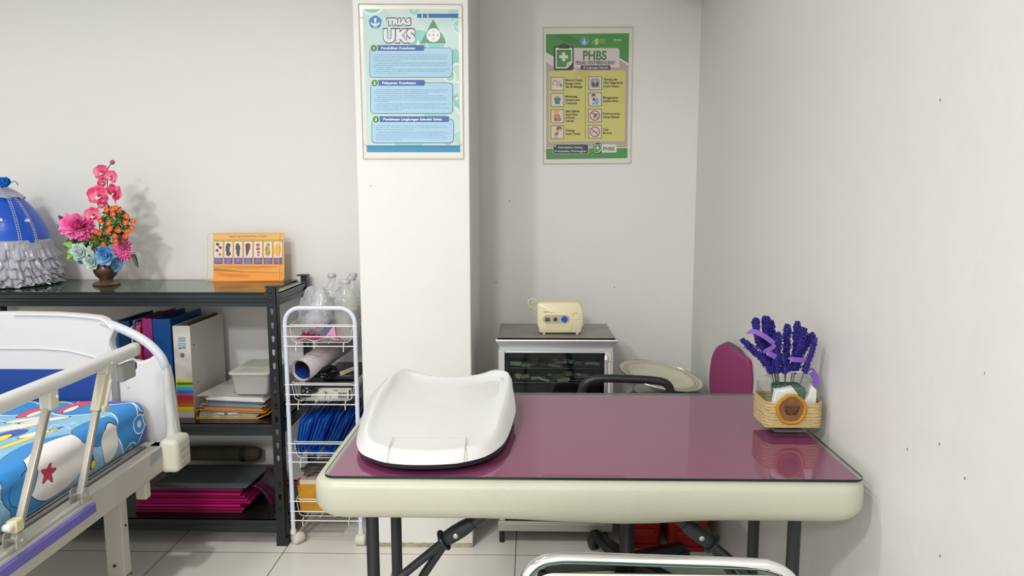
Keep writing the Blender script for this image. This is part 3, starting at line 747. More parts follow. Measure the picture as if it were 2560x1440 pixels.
# background ornament
cpoly([(300,80),(520,80),(640,240),(560,330),(420,240)], 'c9dcd6')
cell(175,40,110,95,'d8ebe6'); cell(175,35,92,78,'86c8bc'); cell(545,85,44,42,'8ecdc2'); cell(545,80,20,20,'b9ded6')
cpoly([(840,90),(934,90),(936,200),(880,190)], '9acfc4'); cpoly([(875,215),(905,170),(938,170),(940,300),(905,280)], 'd6ebe6'); cpoly([(885,215),(912,180),(938,180),(940,290),(905,268)], '93ccc0')
for k in range(3): cpoly([(895+k*14, 225+k*14), (915+k*14, 215+k*10), (918+k*14, 222+k*10), (899+k*14, 232+k*14)], 'd6ebe6')
cell(590,350,120,96,'d8ebe6'); cell(590,350,110,88,'82c6bc'); cell(740,360,95,98,'d8ebe6'); cell(740,362,85,90,'82c6bc')
cpoly([(560,400),(580,345),(602,400)], 'dcebe8')
cell(905,520,50,90,'82c6bc'); cell(925,640,70,90,'d8ebe6'); cell(925,640,52,72,'b7d8cf')
cell(860,670,52,58,'d8ebe6'); cell(860,670,38,44,'9acfc4')
cpoly([(890,850),(930,815),(942,950),(900,930)], '82c6bc'); cpoly([(905,870),(925,850),(935,860),(915,885)], 'dcebe8'); cpoly([(900,930),(945,990),(945,1010),(895,945)], 'd8ebe6')
cpoly([(620,990),(840,990),(790,1060),(660,1060)], '8ecdc2'); cpoly([(370,1250),(640,1250),(600,1290),(390,1290)], '8ac9bd'); cell(840,1250,30,24,'8ac9bd')
cpoly([(890,1180),(948,1150),(950,1280),(900,1240)], 'a3d2c6'); cpoly([(96,300),(140,700),(125,1200),(100,400)], 'c6ddd6')
# bottom bar
cpoly([(129,1280),(951,1280),(951,1336),(130,1336)], '1787b5'); cpoly([(129,1278),(951,1278),(951,1286),(129,1286)], '0e5877')
# top bars
pr.rect(573,121,610,157,'1f59a8'); pr.rect(622,121,660,157,'2a5fa2',up=False); pr.rect(672,121,934,156,'245aa5',up=False)
# education emblem
def emblem(pr, cx, cy, r, k=1):
    pts = []
    for i in range(40):
        a = -PI/2+2*PI*i/40; rr = r*(1+.045*math.cos(5*(a+PI/2)))
        pts.append((cx+rr*math.cos(a), cy+rr*1.03*math.sin(a)))
    pr.poly([(cx+(x-cx)*1.07, cy+(y-cy)*1.07) for x, y in pts], 'd9ecf3'); pr.poly(pts, '1e7fc0')
    pr.poly([(cx-.76*r, cy+.02*r),(cx-.45*r, cy+.06*r),(cx-.28*r, cy+.30*r),(cx,cy+.40*r),(cx+.28*r, cy+.30*r),(cx+.45*r, cy+.06*r),(cx+.76*r, cy+.02*r),(cx+.52*r, cy+.45*r),(cx+.2*r, cy+.58*r),(cx-.2*r, cy+.58*r),(cx-.52*r, cy+.45*r)], 'e9e9e6')
    pr.poly([(cx-.2*r,cy-.62*r),(cx+.2*r,cy-.62*r),(cx+.14*r,cy+.1*r),(cx+.26*r,cy+.42*r),(cx-.26*r,cy+.42*r),(cx-.14*r,cy+.1*r)], 'efece0')
    pr.ell(cx, cy+.12*r, .09*r, .26*r, 'c9a968'); pr.ell(cx, cy-.5*r, .10*r, .16*r, 'f5f2ea', up=False)
    pr.poly([(cx-.34*r,cy+.68*r),(cx+.34*r,cy+.68*r),(cx+.30*r,cy+.80*r),(cx-.30*r,cy+.80*r)], 'dfe6ea')
emblem(pr, 205, 195, 56)
# titles: outlined bubble lettering
for bold, h in ((.115, '33313b'), (.066, 'e4e1e8')):
    pr.text('TRIAS', 412, 217+(bold-.066)*50, h, w=207+(bold-.066)*300, ht=53+(bold-.066)*150, bold=bold, res=3, anchor='c', spacing=1.06)
for bold, h in ((.092, '33313b'), (.060, 'e4e1e8')):
    pr.text('UKS', 416, 366+(bold-.06)*90, h, w=277+(bold-.06)*330, ht=108+(bold-.06)*240, bold=bold, res=3, anchor='c', spacing=1.10)
# triangle badge
pr.poly([(712,172),(829,380),(602,378)], '2c5c44'); pr.poly([(712,180),(822,376),(609,374)], '4a8a63')
pr.ell(715, 310, 64, 65, '2f4a40'); pr.ell(715, 310, 61, 62, 'e6e2e8')
for ch, x, y in (('U',716,284),('U',680,318),('K',717,318),('S',754,318),('S',716,352)): pr.text(ch, x, y, '2b2b30', ht=20, bold=.015, anchor='c', up=False if ch != 'U' else True)
def section(x0, y0, x1, y1, bx1, num, title, tx1, lines):
    ncx, ncy = x0+38, y0+4
    pr.poly(rrect(x0, y0, x1, y1, 34), '173f52'); pr.poly(rrect(x0+4, y0+4, x1-4, y1-4, 31), 'a3cbe4')
    pr.poly(rrect(x0+60, y0-23, bx1, y0+27, 14), '1e5c9f')
    pr.ell(ncx, ncy, 35, 35, 'cfe6c6'); pr.ell(ncx, ncy, 29.5, 30, '3f8345')
    pr.text(num, ncx, ncy+13, 'f0f4ee', ht=27, bold=.03, anchor='c')
    pr.text(title, x0+103, y0+13, 'e9f0f6', w=tx1-(x0+103), ht=23, bold=.022)
    pr.L += 1
    for (t, x, y, w) in lines: pr.text(t, x, y, '4a6f88', w=w, ht=9.5, bold=.004, res=1, up=False)
section(154, 420, 883, 681, 636, '1', 'Pendidikan Kesehatan', 557, [
 ('Pendidikan kesehatan merupakan upaya berupa bimbingan atau tuntunan kepada peserta didik', 207, 485, 643),
 ('tentang kesehatan. Pendidikan meliputi seluruh aspek kesehatan pribadi, mulai dari fisik, mental,', 190, 503, 652),
 ('maupun sosial. Tujuannya agar peserta didik memahami pengetahuan tentang kesehatan dan', 190, 520, 637),
 ('mempraktikkannya dalam kesehatan.', 191, 538, 246),
 ('Pendidikan kesehatan dilakukan secara intrakurikuler dan ekstrakurikuler. Kegiatan intrakurikuler', 209, 559, 634),
 ('adalah pendidikan pada saat jam pelajaran berlangsung yang secara khusus diberikan melalui', 192, 577, 638),
 ('mata pelajaran penjaskes.', 192, 594, 176),
 ('Sedangkan, kegiatan ekstrakurikuler merupakan pendidikan di luar jam pelajaran yang dilakukan', 211, 612, 648),
 ('di dalam maupun luar sekolah. Misalnya, melaksanakan penyuluhan tentang gizi dan narkoba', 194, 630, 631),
 ('terhadap peserta didik, guru, dan orang tua.', 194, 647, 294)])
section(162, 726, 887, 999, 641, '2', 'Pelayanan Kesehatan', 562, [
 ('Pelayanan kesehatan di lingkungan sekolah dilaksanakan oleh tim kesehatan dari Puskesmas', 213, 792, 632),
 ('yang bekerja sama dengan guru serta kader kesehatan sekolah. Program ini dilakukan secara', 199, 809, 632),
 ('komprehensif dengan mengutamakan kegiatan promotif dan preventif.', 199, 826, 466),
 ('Kegiatan promotif dilakukan untuk meningkatkan pelayanan kesehatan yang sudah ada.', 215, 845, 588),
 ('Ini dilaksanakan melalui penyuluhan kesehatan dan latihan keterampilan secara ekstrakurikuler', 201, 862, 636),
 ('misalnya pembinaan kantin sekolah sehat serta pembinaan kebersihan perilaku hidup bersih', 201, 879, 628),
 ('dan sehat (PHBS).', 201, 896, 124),
 ('Langkah preventif atau pencegahan dilaksanakan melalui berbagai kegiatan yang bertujuan', 217, 917, 615),
 ('untuk meningkatkan daya tahan tubuh, memutus mata rantai penularan penyakit, dan', 202, 935, 570),
 ('menghentikan proses penyakit pada tahap dini. Imunisasi, screening kesehatan, dan pemeriksaan', 203, 953, 655),
 ('berkala termasuk dalam program ini.', 203, 970, 243)])
section(172, 1045, 893, 1257, 853, '3', 'Pembinaan Lingkungan Sekolah Sehat', 790, [
 ('Pembinaan lingkungan sekolah bertujuan untuk menciptakan lingkungan sehat di sekolah', 223, 1108, 598),
 ('agar setiap warga sekolah mencapai derajat kesehatan setinggi-tingginya. Pembinaan tersebut', 208, 1125, 634),
 ('dilakukan untuk lingkungan fisik maupun non fisik.', 208, 1142, 334),
 ('Lingkungan fisik meliputi bangunan/gedung sekolah, konstruksi ruang dan bangunan, sarana air', 224, 1163, 612),
 ('bersih dan sanitasi, kepadatan kelas, jarak papan tulis, meja, kursi, hingga pencahayaan ventilasi,', 208, 1180, 650),
 ('dan kebisingan. Lingkungan non fisik lebih fokus untuk membenahi perilaku warga sekolah,', 208, 1197, 608),
 ('seperti pembinaan untuk tidak merokok, membuang sampah pada tempatnya, mencuci tangan,', 208, 1214, 632),
 ('juga memilih makanan yang sehat.', 208, 1231, 235)])
pr.build('poster_sheet', t1)

# ---- the green poster in the alcove
Y2 = YA-.0030
t2 = holder('wall_poster', 'green and yellow PHBS poster in a clear holder on the recessed alcove wall', ((1357.5,70),(1581.5,68),(1576,408.5),(1358,409.5)), YA, 1)
def P2(zx, zy): return aty(1340+zx*.25, 60+zy*.25, Y2)
pr = Print(P2, (0, -1, 0), eps=.00002)
pr.poly([(100,102),(932,92),(912,1340),(102,1352)], 'b3a3a0')
pr.poly([(100,260),(100,380),(240,470),(420,470),(240,380)], 'd6d4d2')
pr.poly([(100,102),(932,92),(924,405),(830,345),(640,250),(380,250),(330,380),(220,350),(100,290)], '3c8f33')
pr.poly([(100,284),(180,330),(180,345),(100,300)], 'dfe6dc'); pr.poly([(160,104),(300,103),(560,220),(640,240),(470,238),(300,190)], '2f7d2a'); pr.poly([(830,335),(924,395),(923,415),(830,352)], 'dfe6dc')
pr.poly(rrect(330,240,834,436,24), 'd5cdcb')
pr.poly(rrect(445,414,745,458,8), '3f3a40')
emblem(pr, 483, 173, 36)
pr.ell(575,180,18,18,'3fae92'); pr.ell(596,158,14,16,'58b89a',up=False); pr.ell(598,200,14,14,'58b89a',up=False); pr.ell(608,172,16,26,'c9cc2c'); pr.ell(612,156,10,10,'e0d83a'); pr.ell(612,196,10,9,'e0d83a',up=False)
for i, (w, t) in enumerate(((76,'KEMENTERIAN'),(62,'KESEHATAN'),(58,'REPUBLIK'),(62,'INDONESIA'))): pr.text(t, 630, 157+i*12.5, 'b8d6ae', w=w, ht=8, bold=.01, res=1)
pr.ring(748,158,24,17,'4a8f9a',a0=PI,a1=2*PI-.3); pr.ring(752,178,24,20,'b8662f',a0=.4,a1=2.6); pr.text('GERMAS', 772, 168, 'cfe0c8', w=88, ht=17, bold=.02); pr.text('Gerakan Masyarakat Hidup Sehat', 774, 184, '8dbd84', w=66, ht=8, res=1)
def clipboard(x0, y0, x1, y1, s):
    w, h = x1-x0, y1-y0; u = lambda a, b_: (x0+w*a, y0+h*b_)
    pr.poly(rrect(x0, y0+h*.11, x1, y1, 18*s), '38343c')
    pr.poly([u(.27,.15),u(.27,.07),u(.38,.05),u(.42,.0),u(.58,.0),u(.62,.05),u(.76,.07),u(.76,.15)], '38343c'); pr.ell(*u(.5,.05), 5*s, 5*s, '8c9a8c')
    pr.poly([u(.09,.17),u(.26,.17),u(.26,.20),u(.78,.20),u(.78,.17),u(.93,.17),u(.93,.73),u(.66,.93),u(.09,.93)], 'dde2d8')
    pr.poly([u(.15,.24),u(.87,.24),u(.87,.66),u(.67,.72),u(.62,.88),u(.15,.88)], '3d8a35')
    pr.poly([u(.87,.68),u(.66,.90),u(.69,.73)], 'cdc6bd')
    cx, cy = u(.5,.50); a = w*.22; b_ = w*.075
    pr.rect(cx-a,cy-b_,cx+a,cy+b_,'e0e4dc'); pr.rect(cx-b_,cy-a,cx+b_,cy+a,'e0e4dc',up=False)
clipboard(177, 192, 377, 464, 1)
pr.text('PHBS', 588, 357, '3f7f35', w=238, ht=92, bold=.035, anchor='c', res=3)
pr.text('PERILAKU HIDUP BERSIH & SEHAT', 595, 405, '2e2a2e', w=396, ht=38, bold=.02, anchor='c')
pr.text('di Lingkungan Sekolah', 595, 446, 'd8d2d0', w=248, ht=22, bold=.02, anchor='c')
pr.poly([(140,470),(880,464),(898,480),(888,1165),(878,1172),(140,1182),(124,1172),(124,484)], 'cdc871')
pr.poly([(370,475),(560,472),(500,560),(440,520)], 'c9bb66')
pr.rect(491,522,496,1150,'7a7a3c')
ic = [(147,531,279,666),(147,693,279,828),(147,855,279,990),(147,1016,279,1150),(525,525,658,660),(524,687,657,822),(522,850,655,983),(522,1011,655,1144)]
for x0,y0,x1,y1 in ic:
    pr.rect(x0,y0,x1,y1,'35342a'); pr.rect(x0+5,y0+5,x1-5,y1-5,'d9d0c9')
pr.ring(190,585,23,16,'6f7f8c',a0=PI,a1=2*PI); pr.rect(167,585,174,612,'6f7f8c'); pr.poly([(192,612),(232,560),(246,585),(222,620)], 'd9ab98'); pr.ell(250,612,12,16,'6f8fa2'); pr.poly([(152,648),(250,640),(262,630),(258,655),(155,656)], 'e6e6e2')
pr.poly([(181,742),(246,742),(236,800),(192,800)], '1f5963'); [pr.poly([(196+i*17,748),(204+i*17,748),(203+i*15,794),(197+i*15,794)], '4fa3a5', up=(i==0)) for i in range(3)]; pr.rect(184,732,243,741,'86b6b8'); pr.rect(200,722,226,730,'40737a')
pr.ell(205,880,26,16,'e2b04e'); pr.ell(205,898,18,14,'d99f83'); pr.poly([(178,908),(232,900),(248,945),(180,948)], 'd9823c'); pr.poly([(178,940),(250,938),(248,970),(182,972)], '8a6a72'); pr.poly([(205,940),(235,938),(222,975)], '7fae5c')
pr.ell(232,1048,30,24,'8c5a28'); pr.ell(240,1062,18,14,'dcb69a'); pr.poly([(190,1085),(222,1078),(226,1102),(208,1120),(184,1112)], '8a7a48'); pr.rect(182,1130,216,1138,'6f8f94'); pr.line(212,1110,214,1130,6,'dcb69a')
pr.poly(rrect(548,548,634,635,12), '7d7d88'); pr.poly(rrect(553,553,629,630,10), '9c9ca6'); pr.ell(572,605,13,26,'3b3b46',rot=-.35); pr.ell(610,605,13,26,'3b3b46',rot=.35,up=False); pr.poly([(578,560),(604,560),(591,580)], 'c3c3cc')
pr.ell(575,716,21,18,'4d3324'); pr.ell(577,728,14,12,'d9a98c'); pr.rect(566,740,588,770,'4d5468'); pr.poly([(588,742),(622,738),(628,775),(618,808),(590,806),(588,780)], '6fb3dc'); pr.ell(574,796,9,7,'3c4452')
for cx, cy in ((588,916),(588,1078)):
    if cy < 1000:
        pr.ell(592,915,10,24,'4a5046',rot=.6); pr.line(560,890,620,905,5,'4a5046'); pr.line(575,945,592,920,8,'2c2f2a'); pr.line(600,900,628,925,4,'4a5046')
    else: pr.rect(558,1076,585,1082,'4a3a34'); pr.rect(596,1076,620,1082,'4a3a34',up=False)
    pr.ring(cx, cy, 52, 43, 'ab3a42'); pr.line(cx-34, cy-34, cx+34, cy+34, 8, 'ab3a42')
pr.L += 1
for t, x, y, w in (('Mencuci Tangan',294,571,175),('Dengan Sabun',294,605,154),('dan Air Mengalir',294,638,175),('Membuang',294,735,120),('Sampah pada',294,768,145),('Tempatnya',294,801,118),
    ('Jajan Jajanan',294,881,143),('yang Sehat',294,914,118),('di Kantin',294,947,94),('Sekolah',294,979,85),('Olahraga',292,1075,96),('Secara Teratur',292,1108,156),
    ('Timbang dan',673,565,140),('Ukur Tinggi Badan',673,598,196),('Secara Teratur',673,633,160),('Menggunakan',671,747,154),('Jamban Sehat',671,780,150),('Pemberantasan',668,907,172),('Sarang Nyamuk',668,940,168),('Tidak',668,1067,56),('Merokok',668,1100,92)):
    pr.text(t, x, y, '33341f', w=w, ht=23, bold=.028, res=1, up=False)
pr.poly([(101,1240),(913,1232),(912,1340),(102,1352)], 'dfe4dc'); pr.poly([(101,1247),(913,1240),(912,1340),(102,1352)], '3f8f3e')
pr.poly(rrect(168,1200,526,1300,18), 'c9d2c9'); pr.poly(rrect(173,1205,521,1296,15), '23303a')
pr.ell(192,1221,9,9,'dfe3e3'); pr.text('Sekolahku Sehat,', 346, 1243, 'dfe3e3', w=250, ht=20, bold=.012, anchor='c'); pr.text('Prestasiku Meningkat', 346, 1280, 'dfe3e3', w=316, ht=20, bold=.012, anchor='c')
pr.poly(rrect(640,1204,806,1286,12), 'd9dbd3'); clipboard(574, 1185, 656, 1294, .5)
pr.text('PHBS', 728, 1266, '4a7d45', w=116, ht=38, bold=.035, anchor='c')
pr.build('poster_sheet', t2)

# ================================================================= STOOL-CHART DISPLAY ON THE SHELF
YO = 2.800; zb = GZ+.0008
def PO(x, y): p = aty(500+x*.10417, 570+y*.10417, YO); return p
pa = [aty(525.5,704,YO), aty(701,704,YO)]
disp = thing('acrylic_display', 'orange stool-shape chart in a clear acrylic holder on the shelving unit', 'display stand', ((pa[0].x+pa[1].x)/2, YO, zb))
dz = zb-PO(300, 1290).z
def PO2(x, y): p = PO(x, y); return Vector((p.x, p.y+(p.z+dz-zb)*.10, p.z+dz+.001))
pr = Print(PO2, (0, -1, -.0), eps=.00003)
pr.poly([(268,160),(1975,150),(2010,1275),(320,1285)], 'ee9f2c')
pr.poly([(268,160),(1975,150),(1979,300),(280,300)], 'edb25c'); pr.poly([(318,960),(1000,1060),(2005,1105),(2010,1275),(322,1285)], 'f0971c'); pr.poly([(318,1000),(900,1060),(1990,1098),(1990,1106),(900,1075),(320,1040)], '8a5a20'); pr.poly([(316,945),(700,1010),(1100,1075),(700,1035),(318,985)], 'b98b3a')
pr.text('Seperti apa bentuk feses si Kecil?', 1112, 245, '7a3f28', w=915, ht=42, bold=.02, anchor='c')
for i in range(7):
    x0 = 308+i*239; x0 += 0
    pr.poly([(x0-18,335),(x0+212,335),(x0+226,895),(x0+6,895)], 'c19a3c'); pr.poly([(x0-20,300),(x0+214,292),(x0+214,335),(x0-20,345)], 'b9a82c')
    a = rrect(x0,352,x0+198,890,22)
    pr.poly([(x+(y-352)*.035, y) for x, y in a], 'e6d6d2'); pr.poly([(x0+13,738),(x0+212,738),(x0+214,888),(x0+22,888)], ('4a3f96' if i < 4 else '5a2c7e'))
    pr.L += 1
    for k in range(4+(i % 2)): w = (150, 120, 160, 130, 100)[(k+i) % 5]; pr.rect(x0+112-w/2,760+k*26,x0+112+w/2,768+k*26,'b9aad0',up=False)
    c = x0+105
    if i == 0:
        for dx, yy, r in ((-25,418,44),(42,495,40),(-32,565,36),(38,660,28)): pr.ell(c+dx,yy,r,r*.85,'3f3036',rot=.4)
    elif i == 1:
        for dx, yy, rx, ry in ((0,445,55,58),(-12,540,52,75),(12,640,58,58),(-45,480,18,30)): pr.ell(c+dx-5,yy,rx,ry,'40383a')
    elif i == 2:
        for dx, yy, rx, ry in ((-10,430,30,45),(0,500,58,90),(8,610,42,90),(18,680,28,30)): pr.ell(c+dx-10,yy,rx,ry,'3c3a3c',rot=-.1)
    elif i == 3: pr.poly([(c-70,430),(c-45,395),(c+15,390),(c+45,420),(c+48,500),(c+10,620),(c-25,705),(c-40,690),(c-58,560)], '4a2a30')
    elif i == 4:
        for dx, yy, r in ((0,432,46),(8,525,48),(22,610,36),(22,675,28)): pr.ell(c+dx-8,yy,r,r*.85,'a8582c')
    elif i == 5:
        for dx, yy, rx, ry in ((0,440,45,60),(-15,530,58,80),(0,620,62,75)): pr.ell(c+dx,yy,rx,ry,'aa9a1e')
        for dx, yy in ((-20,470),(15,560),(-10,640),(20,500)): pr.ell(c+dx,yy,14,9,'cfc04a',rot=.5)
    else: pr.ell(c-5, 545, 82, 155, 'f0b020')
pr.L += 1
for y, x0, x1 in ((940,490,1840),(963,590,1720),(990,860,1430),(1080,340,560),(1115,400,1000),(1140,420,1180),(1163,520,1150),(1187,640,1190)): pr.rect(x0,y,x1,y+7,'b8741c',up=False)
pr.build('chart_card', disp)
# clear case: back sheet, curved left side, short right side, foot
acr = clear('acrylic_warm', 'f6e6cc', .012, .04)
def PC(x, y, dy): p = PO2(x, y); return Vector((p.x, p.y+dy, p.z))
mb = MB(); mb.prism([PC(152,150,-.004), PC(1985,135,-.004), PC(2030,1235,-.004), PC(1930,1290,-.004), PC(200,1300,-.004)], (0, -.0022, 0)); mb.build('front_panel', acr, disp)
mb = MB(); mb.prism([PC(152,150,.004), PC(1985,135,.004), PC(2030,1285,.004), PC(200,1300,.004)], (0, .0022, 0)); mb.build('back_panel', acr, disp)
ol = [PC(*p, -.0065) for p in ((200,1300),(175,700),(152,260),(158,200),(185,160),(225,148),(1985,135),(2005,600),(2030,1235),(1930,1290),(200,1300))]
MB().tube(ol, .0011, 6).build('case_edge', mat('acrylic_edge_warm', 'e6c79a', .15), disp, smooth=True)
MB().box((PC(200,1300,0).x, YO-.008, zb), (PC(2020,1300,0).x, YO+.05, zb+.0025)).build('foot_plate', mat('foot_amber', 'd79028', .2), disp)
MB().tube([PC(1885,160,-.0067), PC(1905,1280,-.0067)], .0009, 5).build('case_edge', MATS['acrylic_edge_warm'], disp)
# ================================================================= FLOWERS
def Z1(x, y, Y): return aty(x*.27778, 380+y*.27778, Y)
YV = 2.690
vc = atz(265.3, 716, GZ); vc = Vector((aty(265.3, 690, YV).x, YV, GZ+.0006))
k = .000405
va = thing('vase', 'small bronze brown footed vase holding artificial flowers on the shelf glass', 'vase', vc)
prof = [(.030,.000),(.046,.001),(.047,.004),(.040,.011),(.028,.017),(.022,.020),(.024,.024),(.034,.034),(.040,.046),(.0415,.058),(.040,.068),(.036,.076),(.033,.079),(.030,.078),(.034,.070),(.036,.058),(.02,.03)]
M_br = mat('bronze', '5e4636', .3, .45, var=.25, vscale=30)
MB().lathe(prof[5:], vc, 36).build('bowl', M_br, va, smooth=True)
MB().lathe(prof[:6], vc, 36).build('foot', mat('bronze_foot', '7a5c45', .28, .55), va, smooth=True)
fl = thing('flower_arrangement', 'artificial bouquet of pink orchids, mums, orange buds and blue roses in the bronze vase', 'flowers', (vc.x, vc.y, vc.z+.03))
def petal(mb, c, d, n, L, Wd, cup=.25, m=0, nu=5, nv=5, tip=.75):
    """petal starting at c, growing along d, facing n"""
    d = d.normalized(); n = (n-d*n.dot(d)).normalized(); s = d.cross(n); vs = []; fs = []
    for i in range(nu):
        t = i/(nu-1); w = Wd*math.sin(PI*(.12+.80*t**tip))*.5*1.25
        for j in range(nv):
            q = j/(nv-1)*2-1
            vs.append(c+d*(L*t)+s*(w*q)+n*(cup*L*(q*q*.35+t*t*.5-.1)))
    for i in range(nu-1):
        for j in range(nv-1): fs.append((i*nv+j, (i+1)*nv+j, (i+1)*nv+j+1, i*nv+j+1))
    mb.add(vs, fs, m)
def gradmat(name, a, b_, scale=.02, rough=.6):
    m = bpy.data.materials.new(name); m.use_nodes = True; nt = m.node_tree; b = nt.nodes['Principled BSDF']; b.inputs['Roughness'].default_value = rough
    tc = nt.nodes.new('ShaderNodeTexCoord'); n = nt.nodes.new('ShaderNodeTexNoise'); n.inputs['Scale'].default_value = 1/scale; nt.links.new(tc.outputs['Object'], n.inputs['Vector'])
    r = nt.nodes.new('ShaderNodeMapRange'); r.inputs['From Min'].default_value = .38; r.inputs['From Max'].default_value = .62; nt.links.new(n.outputs['Fac'], r.inputs['Value'])
    x = nt.nodes.new('ShaderNodeMix'); x.data_type = 'RGBA'; x.inputs[6].default_value = lin(a); x.inputs[7].default_value = lin(b_); nt.links.new(r.outputs[0], x.inputs[0]); nt.links.new(x.outputs[2], b.inputs['Base Color']); MATS[name] = m
    return m
M_orch = gradmat('orchid_pink', 'd92a66', 'ec7f9c', .03); M_mum = gradmat('mum_pink', 'fb5aac', 'ff98cf', .03); M_or = gradmat('bud_orange', 'c84a18', 'dd7034', .01)
M_mint = gradmat('mint_petal', 'a9c6c4', 'cfdfd8', .03); M_blue = gradmat('blue_petal', '2f7fc4', '86b8e0', .03); M_green = gradmat('leaf_green', '36501f', '6f8a34', .012); M_lgreen = mat('leaf_light', '7ab03a', .5); M_dgreen = mat('leaf_dark', '2b3d2a', .5); M_stem = mat('stem_dark', '3a3a2c', .6); M_teal = mat('teal_leaf', '4c7f9c', .6)
def orchid(x, y, r, rot, face):
    c = Z1(x, y, YV-.03+face); R_ = r*k; mb = MB(); F = Vector((math.sin(rot)*.4, -1, .1)).normalized()
    for i, (a, L, w) in enumerate(((90,1.0,.75),(205,1.0,.8),(335,1.0,.8),(150,1.05,1.25),(30,1.05,1.25))):
        a = math.radians(a)+rot; d = Vector((math.cos(a), -.15, math.sin(a)))
        petal(mb, c+F*(.001+.0006*i), d, F, R_*L, R_*w, .22)
    o = mb.build('orchid_bloom', M_orch, fl, smooth=70, solid=.0006)
    MB().ball(c+F*.006, R_*.16, 6).build('orchid_centre', mat('orchid_centre', '9c1f46', .5), o, smooth=True)
    mb = MB(); petal(mb, c+F*.006, Vector((0, -.6, -1)), F, R_*.5, R_*.4, .5); mb.build('orchid_lip', mat('orchid_lip', 'f1d3cf', .5), o, smooth=70)
for a in ((925,185,72,.3,0),(1010,225,62,-.5,-.012),(930,275,48,.9,.012),(900,395,98,.1,-.02),(1040,365,78,-.9,.0),(935,470,48,.4,-.006),(850,570,78,.2,-.005)): orchid(*a)
MB().tube(smoothpath([Z1(1008,100,YV-.02), Z1(972,150,YV-.015), Z1(968,250,YV-.01), Z1(958,340,YV), Z1(905,450,YV), Z1(880,530,YV), Z1(900,700,YV), Z1(940,1000,YV)], 5), .0013, 7).build('orchid_stem', M_stem, fl, smooth=True)
MB().tube(smoothpath([Z1(1042,460,YV-.01), Z1(1010,380,YV-.01), Z1(965,330,YV)], 5), .0012, 6).build('twig', M_stem, fl, smooth=True)
MB().ball(Z1(1012,92,YV-.02), .0085, 8, (1, 1, 1)).build('orchid_bud', mat('bud_mauve', 'b0506c', .5), fl, smooth=True)
def mum(x, y, rx, ry, Y, seed):
    rnd = random.Random(seed); c = Z1(x, y, Y); mb = MB()
    n = 210
    for i in range(n):
        t = (i+.5)/n; ph = math.acos(1-1.15*t); a = i*2.39996
        d = Vector((math.sin(ph)*math.cos(a), -math.cos(ph)*.8, math.sin(ph)*math.sin(a)))
        d += Vector((rnd.uniform(-.12,.12), rnd.uniform(-.12,.12), rnd.uniform(-.12,.12)))
        L = (.62+.42*t)*k; s = Vector((rx, (rx+ry)*.4, ry))
        base = c+Vector((d.x*s.x, d.y*s.y, d.z*s.z))*k*.28
        dd = Vector((d.x*s.x, d.y*s.y, d.z*s.z)); LL = dd.length*L
        petal(mb, base, dd, Vector((-d.x*.4, -1, .6-d.z*.4)), LL*.80, rx*k*.27, .30, nu=4, nv=3)
    mb.build('pink_mum', M_mum, fl, smooth=70)
mum(705, 672, 158, 112, YV-.035, 1); mum(1112, 868, 82, 105, YV-.02, 2)
def rose(x, y, r, m, nm, Y, seed):
    rnd = random.Random(seed); c = Z1(x, y, Y); mb = MB(); R_ = r*k
    for ring_, (n, L, tilt) in enumerate(((6, 1.0, .25), (5, .78, .6), (4, .5, 1.2), (3, .3, 2.2))):
        for i in range(n):
            a = 2*PI*i/n+ring_*.7+rnd.uniform(-.15, .15); d = Vector((math.cos(a), -tilt, math.sin(a)))
            petal(mb, c+Vector((math.cos(a), 0, math.sin(a)))*R_*.08-Vector((0, .003*ring_, 0)), d, Vector((-math.cos(a)*.4, -1, -math.sin(a)*.4)), R_*L*(1+tilt*.25), R_*L*.95, .35+.1*ring_, nu=5, nv=5)
    mb.build(nm, m, fl, smooth=70, solid=.0005)
rose(735, 898, 82, M_mint, 'mint_rose', YV-.045, 1); rose(835, 985, 72, M_mint, 'mint_rose', YV-.04, 2); rose(962, 930, 88, M_blue, 'blue_rose', YV-.05, 3)
mb = MB()
for x, y, a, L in ((1090,980,-1.2,100),(1100,1040,-2.0,90),(1060,990,-1.7,110),(745,975,-2.6,60),(770,1000,-2.2,60)): petal(mb, Z1(x-20, y-40, YV-.02), Vector((math.cos(a), -.2, math.sin(a))), Vector((0, -1, .2)), L*k, 60*k, .2)
mb.build('teal_leaves', M_teal, fl, smooth=70)
mb = MB()
for x, y, a, L in ((690,860,-2.6,90),(680,880,-2.2,110),(660,840,2.9,80),(640,900,-1.6,80)): petal(mb, Z1(x, y, YV-.035), Vector((math.cos(a), -.2, math.sin(a))), Vector((0, -1, .2)), L*k, 48*k, .2)
mb.build('light_leaves', M_lgreen, fl, smooth=70)
mb = MB()
for x, y, a, L, w in ((700,790,-2.6,130,60),(660,780,-2.3,110,60),(600,640,2.3,90,40),(560,640,-2.4,50,14),(1190,900,-1.15,150,34),(800,800,-2.2,100,40),(1000,1000,-1.9,60,30)): petal(mb, Z1(x, y, YV-.01), Vector((math.cos(a), -.1, math.sin(a))), Vector((0, -1, .2)), L*k, w*k, .15)
mb.build('dark_leaves', M_dgreen, fl, smooth=70)
mb = MB(); rnd = random.Random(5)
for (cx, cy, r, n) in ((1040,630,135,340),(900,800,95,200),(760,790,60,70),(1080,780,60,60)):
    for i in range(n):
        a = rnd.uniform(0, 2*PI); b_ = math.acos(rnd.uniform(-1, 1)); q = rnd.uniform(.2, 1)**.5*r
        c = Z1(cx+q*math.cos(a)*math.sin(b_), cy+q*math.sin(a)*math.sin(b_), YV-.02+math.cos(b_)*r*k*.7)
        d = Vector((rnd.uniform(-1,1), rnd.uniform(-1,.2), rnd.uniform(-1,1)))
        petal(mb, c, d, Vector((rnd.uniform(-.5,.5), -1, rnd.uniform(-.5,.5))), 36*k, 19*k, .2, nu=3, nv=3)
